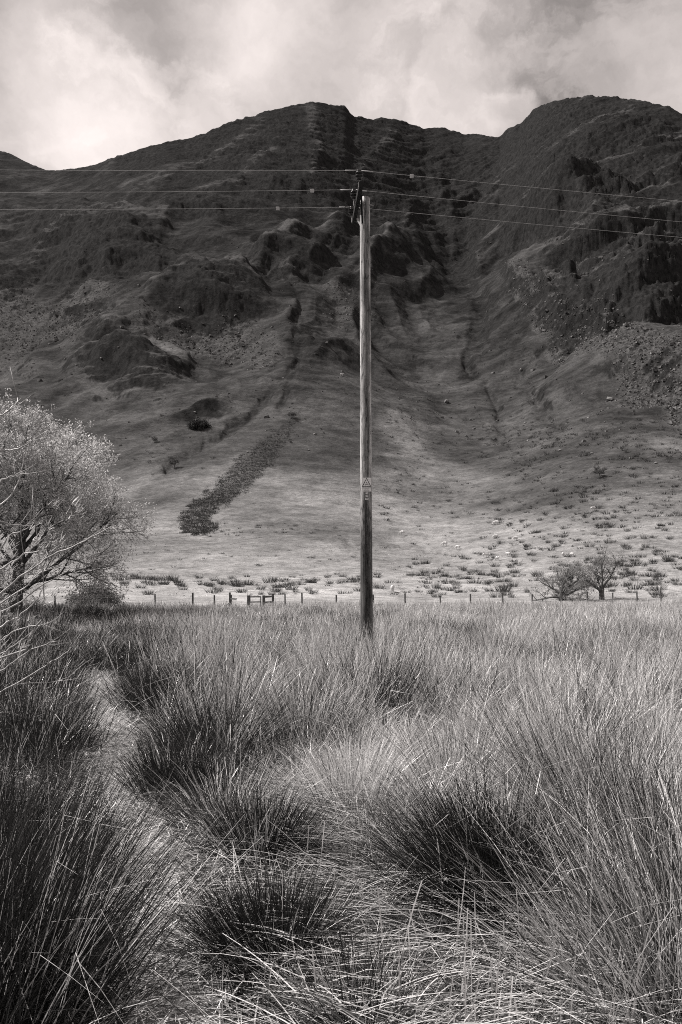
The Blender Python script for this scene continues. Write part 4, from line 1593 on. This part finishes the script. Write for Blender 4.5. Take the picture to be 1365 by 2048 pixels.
n_ = 60000
a, bb = U(355, 600, n_), U(840, 1075, n_)
aw, bw_ = a + 8 * fbm(a / 14, bb / 9, 3, 511, .7) + R.normal(0, 2.5, n_), bb + 6 * fbm(a / 14, bb / 9, 3, 512, .7) + R.normal(0, 1.5, n_)
ins = inpoly(aw, bw_, BR) & (U(0, 1, n_) < np.interp(bb, [845, 900, 980, 1040], [.35, .65, .9, 1.0]))
a, bb = a[ins], bb[ins]
a, bb = a[:6500], bb[:6500]
gq = ((HY - bb) / F - E0) / (esky(a) - E0)
yy = Y0 + np.interp(gq, _g, _s) * (yridge(a) - Y0)
xx_ = (a - CX) / F * yy
zz = terrain(xx_, yy)
n_ = len(a)
nb_ = 5
B3 = np.repeat(np.stack([xx_, yy, zz - .05], -1), nb_, 0) + np.stack([R.normal(0, .25, n_ * nb_), R.normal(0, .25, n_ * nb_), np.zeros(n_ * nb_)], -1)
tn0 = np.clip(.38 + .35 * np.repeat(fbm(xx_ / 3, yy / 6, 3, 521), nb_) + R.normal(0, .15, n_ * nb_), 0, 1)
V, q, tn = blades(B3, U(0, 6.28, n_ * nb_), U(.1, .8, n_ * nb_), U(.7, 1.5, n_ * nb_), U(.22, .62, n_ * nb_), U(.06, .14, n_ * nb_), 2, tn0)
tag(link('bracken_strip', mesh_np('bracken_strip', V, q, M['bracken'], False, dict(tone=tn))), 'dark strip of bracken running down the slope to a hook', None, None, 'stuff')


def rock_bm(seed, sub=2):
    bm = bmesh.new()
    bmesh.ops.create_icosphere(bm, subdivisions=sub, radius=1)
    rd = random.Random(seed)
    pl = [(Vector((rd.gauss(0, 1), rd.gauss(0, 1), rd.gauss(0, .8))).normalized(), rd.uniform(.5, .85)) for _ in range(9)]
    for v in bm.verts:
        for nrm, dd in pl:
            ex = v.co.dot(nrm) - dd
            if ex > 0:
                v.co -= nrm * ex
    me_ = bpy.data.meshes.new('boulder')
    bm.to_mesh(me_)
    bm.free()
    me_.materials.append(M['stone'])
    return me_


RM = [rock_bm(s_) for s_ in range(6)]
BL = [(1291, 1013, .95, 'pale boulder under the right edge of the flock, below the right hand scree'), (1145, 1093, 1.0, 'flat grey boulder just above the two sheep standing side by side'),
      (1140, 1078, .9, 'grey boulder, upper one above the two sheep standing side by side'), (1068, 1074, .9, 'grey boulder right of the sheep with its head to the left'),
      (1086, 1101, .6, 'small pale boulder left of the two sheep standing side by side'), (1185, 907, 1.1, 'pale boulder straight above the lone wind bent tree'),
      (1312, 927, 1.2, 'pale boulder on the slope right of the wind bent tree, nearest the frame edge'), (1260, 918, 1.1, 'pale boulder up and right of the wind bent tree'),
      (1168, 943, .9, 'low pale boulder touching the left side of the wind bent tree'), (1247, 934, .7, 'small pale boulder close right of the wind bent tree'),
      (942, 841, 1.0, 'upper of two pale boulders among rush clumps below the gully'), (949, 858, 1.0, 'lower of two pale boulders among rush clumps below the gully'),
      (1056, 882, .9, 'pale boulder in the rush clump right of the gully foot'), (1010, 944, .7, 'small pale boulder lowest of those below the gully'),
      (1120, 902, 1.2, 'large pale boulder in the rushes left above the wind bent tree'), (893, 805, 1.8, 'big dark grey boulder alone on smooth turf right of the pole'),
      (496, 906, 1.1, 'pale boulder at the left edge of the bracken strip'), (630, 870, 1.2, 'pale boulder right of the top of the bracken strip'),
      (618, 901, .7, 'small pale boulder right of the bracken strip, lower one'), (1043, 742, 1.4, 'grey boulder on the ridge beside the gully mouth'),
      (1208, 979, 1.0, 'pale boulder on turf just below the wind bent tree'), (1170, 1055, .7, 'small pale boulder between the wind bent tree and the two sheep'),
      (390, 825, .8, 'grey boulder on top of the little crag above the bracken'), (372, 852, .9, 'grey boulder left of the black bush in the little crag')]
for j, (px, py, s_, lab) in enumerate(BL):
    q_ = at_px(px, py)
    k_ = s_ * q_[1] / 300 * .66
    o = link('boulder', RM[j % 6], None, (q_[0], q_[1], q_[2] + .15 * k_))
    o.scale = (k_ * 1.3, k_, k_ * .62)
    o.rotation_euler = (random.uniform(-.3, .3), random.uniform(-.3, .3), random.uniform(0, 6.28))
    tag(o, lab, 'boulder', 'boulders on the slope')

# scree: loose stones, far too many to count
n_ = 100000
a, bb = U(-60, 1420, n_), U(520, 900, n_)
es_ = esky(a)
gq = ((HY - bb) / F - E0) / (es_ - E0)
yy = Y0 + np.interp(gq, _g, _s) * (yridge(a) - Y0)
xx_ = (a - CX) / F * yy
zt_, _, _, _, rk_, _, scr_, _ = terrain(xx_, yy, True)
pr = scr_ * .55 + .012
ok = R.uniform(0, 1, n_) < pr
xx_, yy, zt_ = xx_[ok][:14000], yy[ok][:14000], zt_[ok][:14000]
n_ = len(xx_)
CB = np.array([(x, y, z) for x in (-1, 1) for y in (-1, 1) for z in (-1, 1)], float)
CF = np.array([(0, 1, 3, 2), (4, 6, 7, 5), (0, 4, 5, 1), (2, 3, 7, 6), (0, 2, 6, 4), (1, 5, 7, 3)])
sz = np.exp(R.normal(-1.5, .5, n_))[:, None, None]
V = CB[None] * (1 + R.normal(0, .25, (n_, 8, 3)))
aa = U(0, 6.28, n_)
ca, sa = np.cos(aa)[:, None], np.sin(aa)[:, None]
tl_ = R.normal(0, .5, n_)[:, None]
x_ = V[..., 0] * ca - V[..., 1] * sa
y_ = V[..., 0] * sa + V[..., 1] * ca
z_ = V[..., 2] * .6 + x_ * tl_ * .5
V = np.stack([x_, y_, z_], -1) * sz + np.stack([xx_, yy, zt_ + .05], -1)[:, None]
Q_ = (np.arange(n_) * 8)[:, None, None] + CF[None]
tag(link('scree_stones', mesh_np('scree_stones', V.reshape(-1, 3), Q_.reshape(-1, 4), M['scree'])), 'loose scree stones strewn below the crags', None, None, 'stuff')

# sheep


def sheep_mesh(graze):
    sk = [((-.45, 0, .62), .20), ((-.25, 0, .66), .25), ((0, 0, .66), .27), ((.25, 0, .67), .25), ((.42, 0, .70), .18)]
    if graze:
        sk += [((.56, .02, .60), .11), ((.66, .03, .40), .085), ((.74, .03, .22), .07), ((.80, .03, .10), .045)]
    else:
        sk += [((.55, .02, .86), .12), ((.62, .03, 1.0), .095), ((.74, .04, .98), .075), ((.84, .05, .94), .05)]
    vs_, ed, rr = [s_[0] for s_ in sk], [(i, i + 1) for i in range(len(sk) - 1)], [s_[1] for s_ in sk]
    for root, x, y, sw_ in ((1, -.36, .11, -.03), (1, -.33, -.11, .05), (3, .30, .10, .04), (3, .26, -.10, -.04)):
        b0 = len(vs_)
        vs_ += [(x, y, .46), (x + sw_ * .5, y, .24), (x + sw_, y, .03)]
        rr += [.085, .045, .035]
        ed += [(root, b0), (b0, b0 + 1), (b0 + 1, b0 + 2)]
    hd = len(sk) - 3
    for sgn in (-1, 1):                                   # ears
        b0 = len(vs_)
        hp = sk[hd + 1][0]
        vs_ += [(hp[0] - .02, hp[1] + sgn * .13, hp[2] + .05)]
        rr += [.025]
        ed += [(hd + 1, b0)]
    b0 = len(vs_)
    vs_ += [(-.62, 0, .48)]
    rr += [.05]
    ed += [(0, b0)]
    me_ = bpy.data.meshes.new('sheep')
    me_.from_pydata(vs_, ed, [])
    o_ = bpy.data.objects.new('tmp', me_)
    COL.objects.link(o_)
    mdf = o_.modifiers.new('skin', 'SKIN')
    for i, r_ in enumerate(rr):
        me_.skin_vertices[0].data[i].radius = (r_, r_)
    me_.skin_vertices[0].data[2].use_root = True
    ss = o_.modifiers.new('sub', 'SUBSURF')
    ss.levels = 1
    dg = bpy.context.evaluated_depsgraph_get()
    out = bpy.data.meshes.new_from_object(o_.evaluated_get(dg))
    bpy.data.objects.remove(o_)
    out.name = 'sheep'
    out.materials.clear()
    out.materials.append(M['fleece'])
    out.polygons.foreach_set('use_smooth', np.ones(len(out.polygons), bool))
    return out


SHM = [sheep_mesh(True), sheep_mesh(False)]
SHEEP = [(805, 1070, 0, 2.7, 'white sheep farthest left of the flock, just right of the pole'), (889.7, 1092, 0, 2.9, 'white sheep second from the left, above another one'),
         (916, 1099, 0, 2.6, 'white sheep lower right of the second from the left'), (992.8, 1050, 0, 3.0, 'white sheep higher up the slope, alone above the flock'),
         (991.5, 1078, 0, 3.3, 'white sheep just below the highest one'), (1031, 1082, 0, 3.5, 'white sheep right of the middle pair, head to the left'),
         (970.7, 1115, 0, .2, 'white sheep grazing to the right at the foot of the flock'), (1016.7, 1113, 1, 2.4, 'white sheep between dark rush tussocks, lower middle'),
         (995.5, 1121, 0, 2.0, 'lowest white sheep of the flock, half behind a tussock'), (1126.6, 1114, 0, 1.2, 'left one of two white sheep standing side by side'),
         (1144.6, 1114, 0, 1.9, 'right one of two white sheep standing side by side'), (1187, 1022, 0, .1, 'white sheep lying behind a rush tussock at far right'),
         (785.6, 1184, 0, 1.4, 'white sheep close behind the fence right of the pole'), (684, 752, 1, .5, 'tiny white sheep high on the slope left of the pole')]
for (px, py, gz, rz, lab) in SHEEP:
    q_ = at_px(px, py)
    o = link('sheep', SHM[gz], None, tuple(q_))
    o.rotation_euler = (0, 0, rz)
    k_ = float(np.clip(12.0 * q_[1] / F / 1.25, .8, 1.25))
    o.scale = (k_,) * 3
    tag(o, lab, 'sheep', 'sheep grazing on the slope')
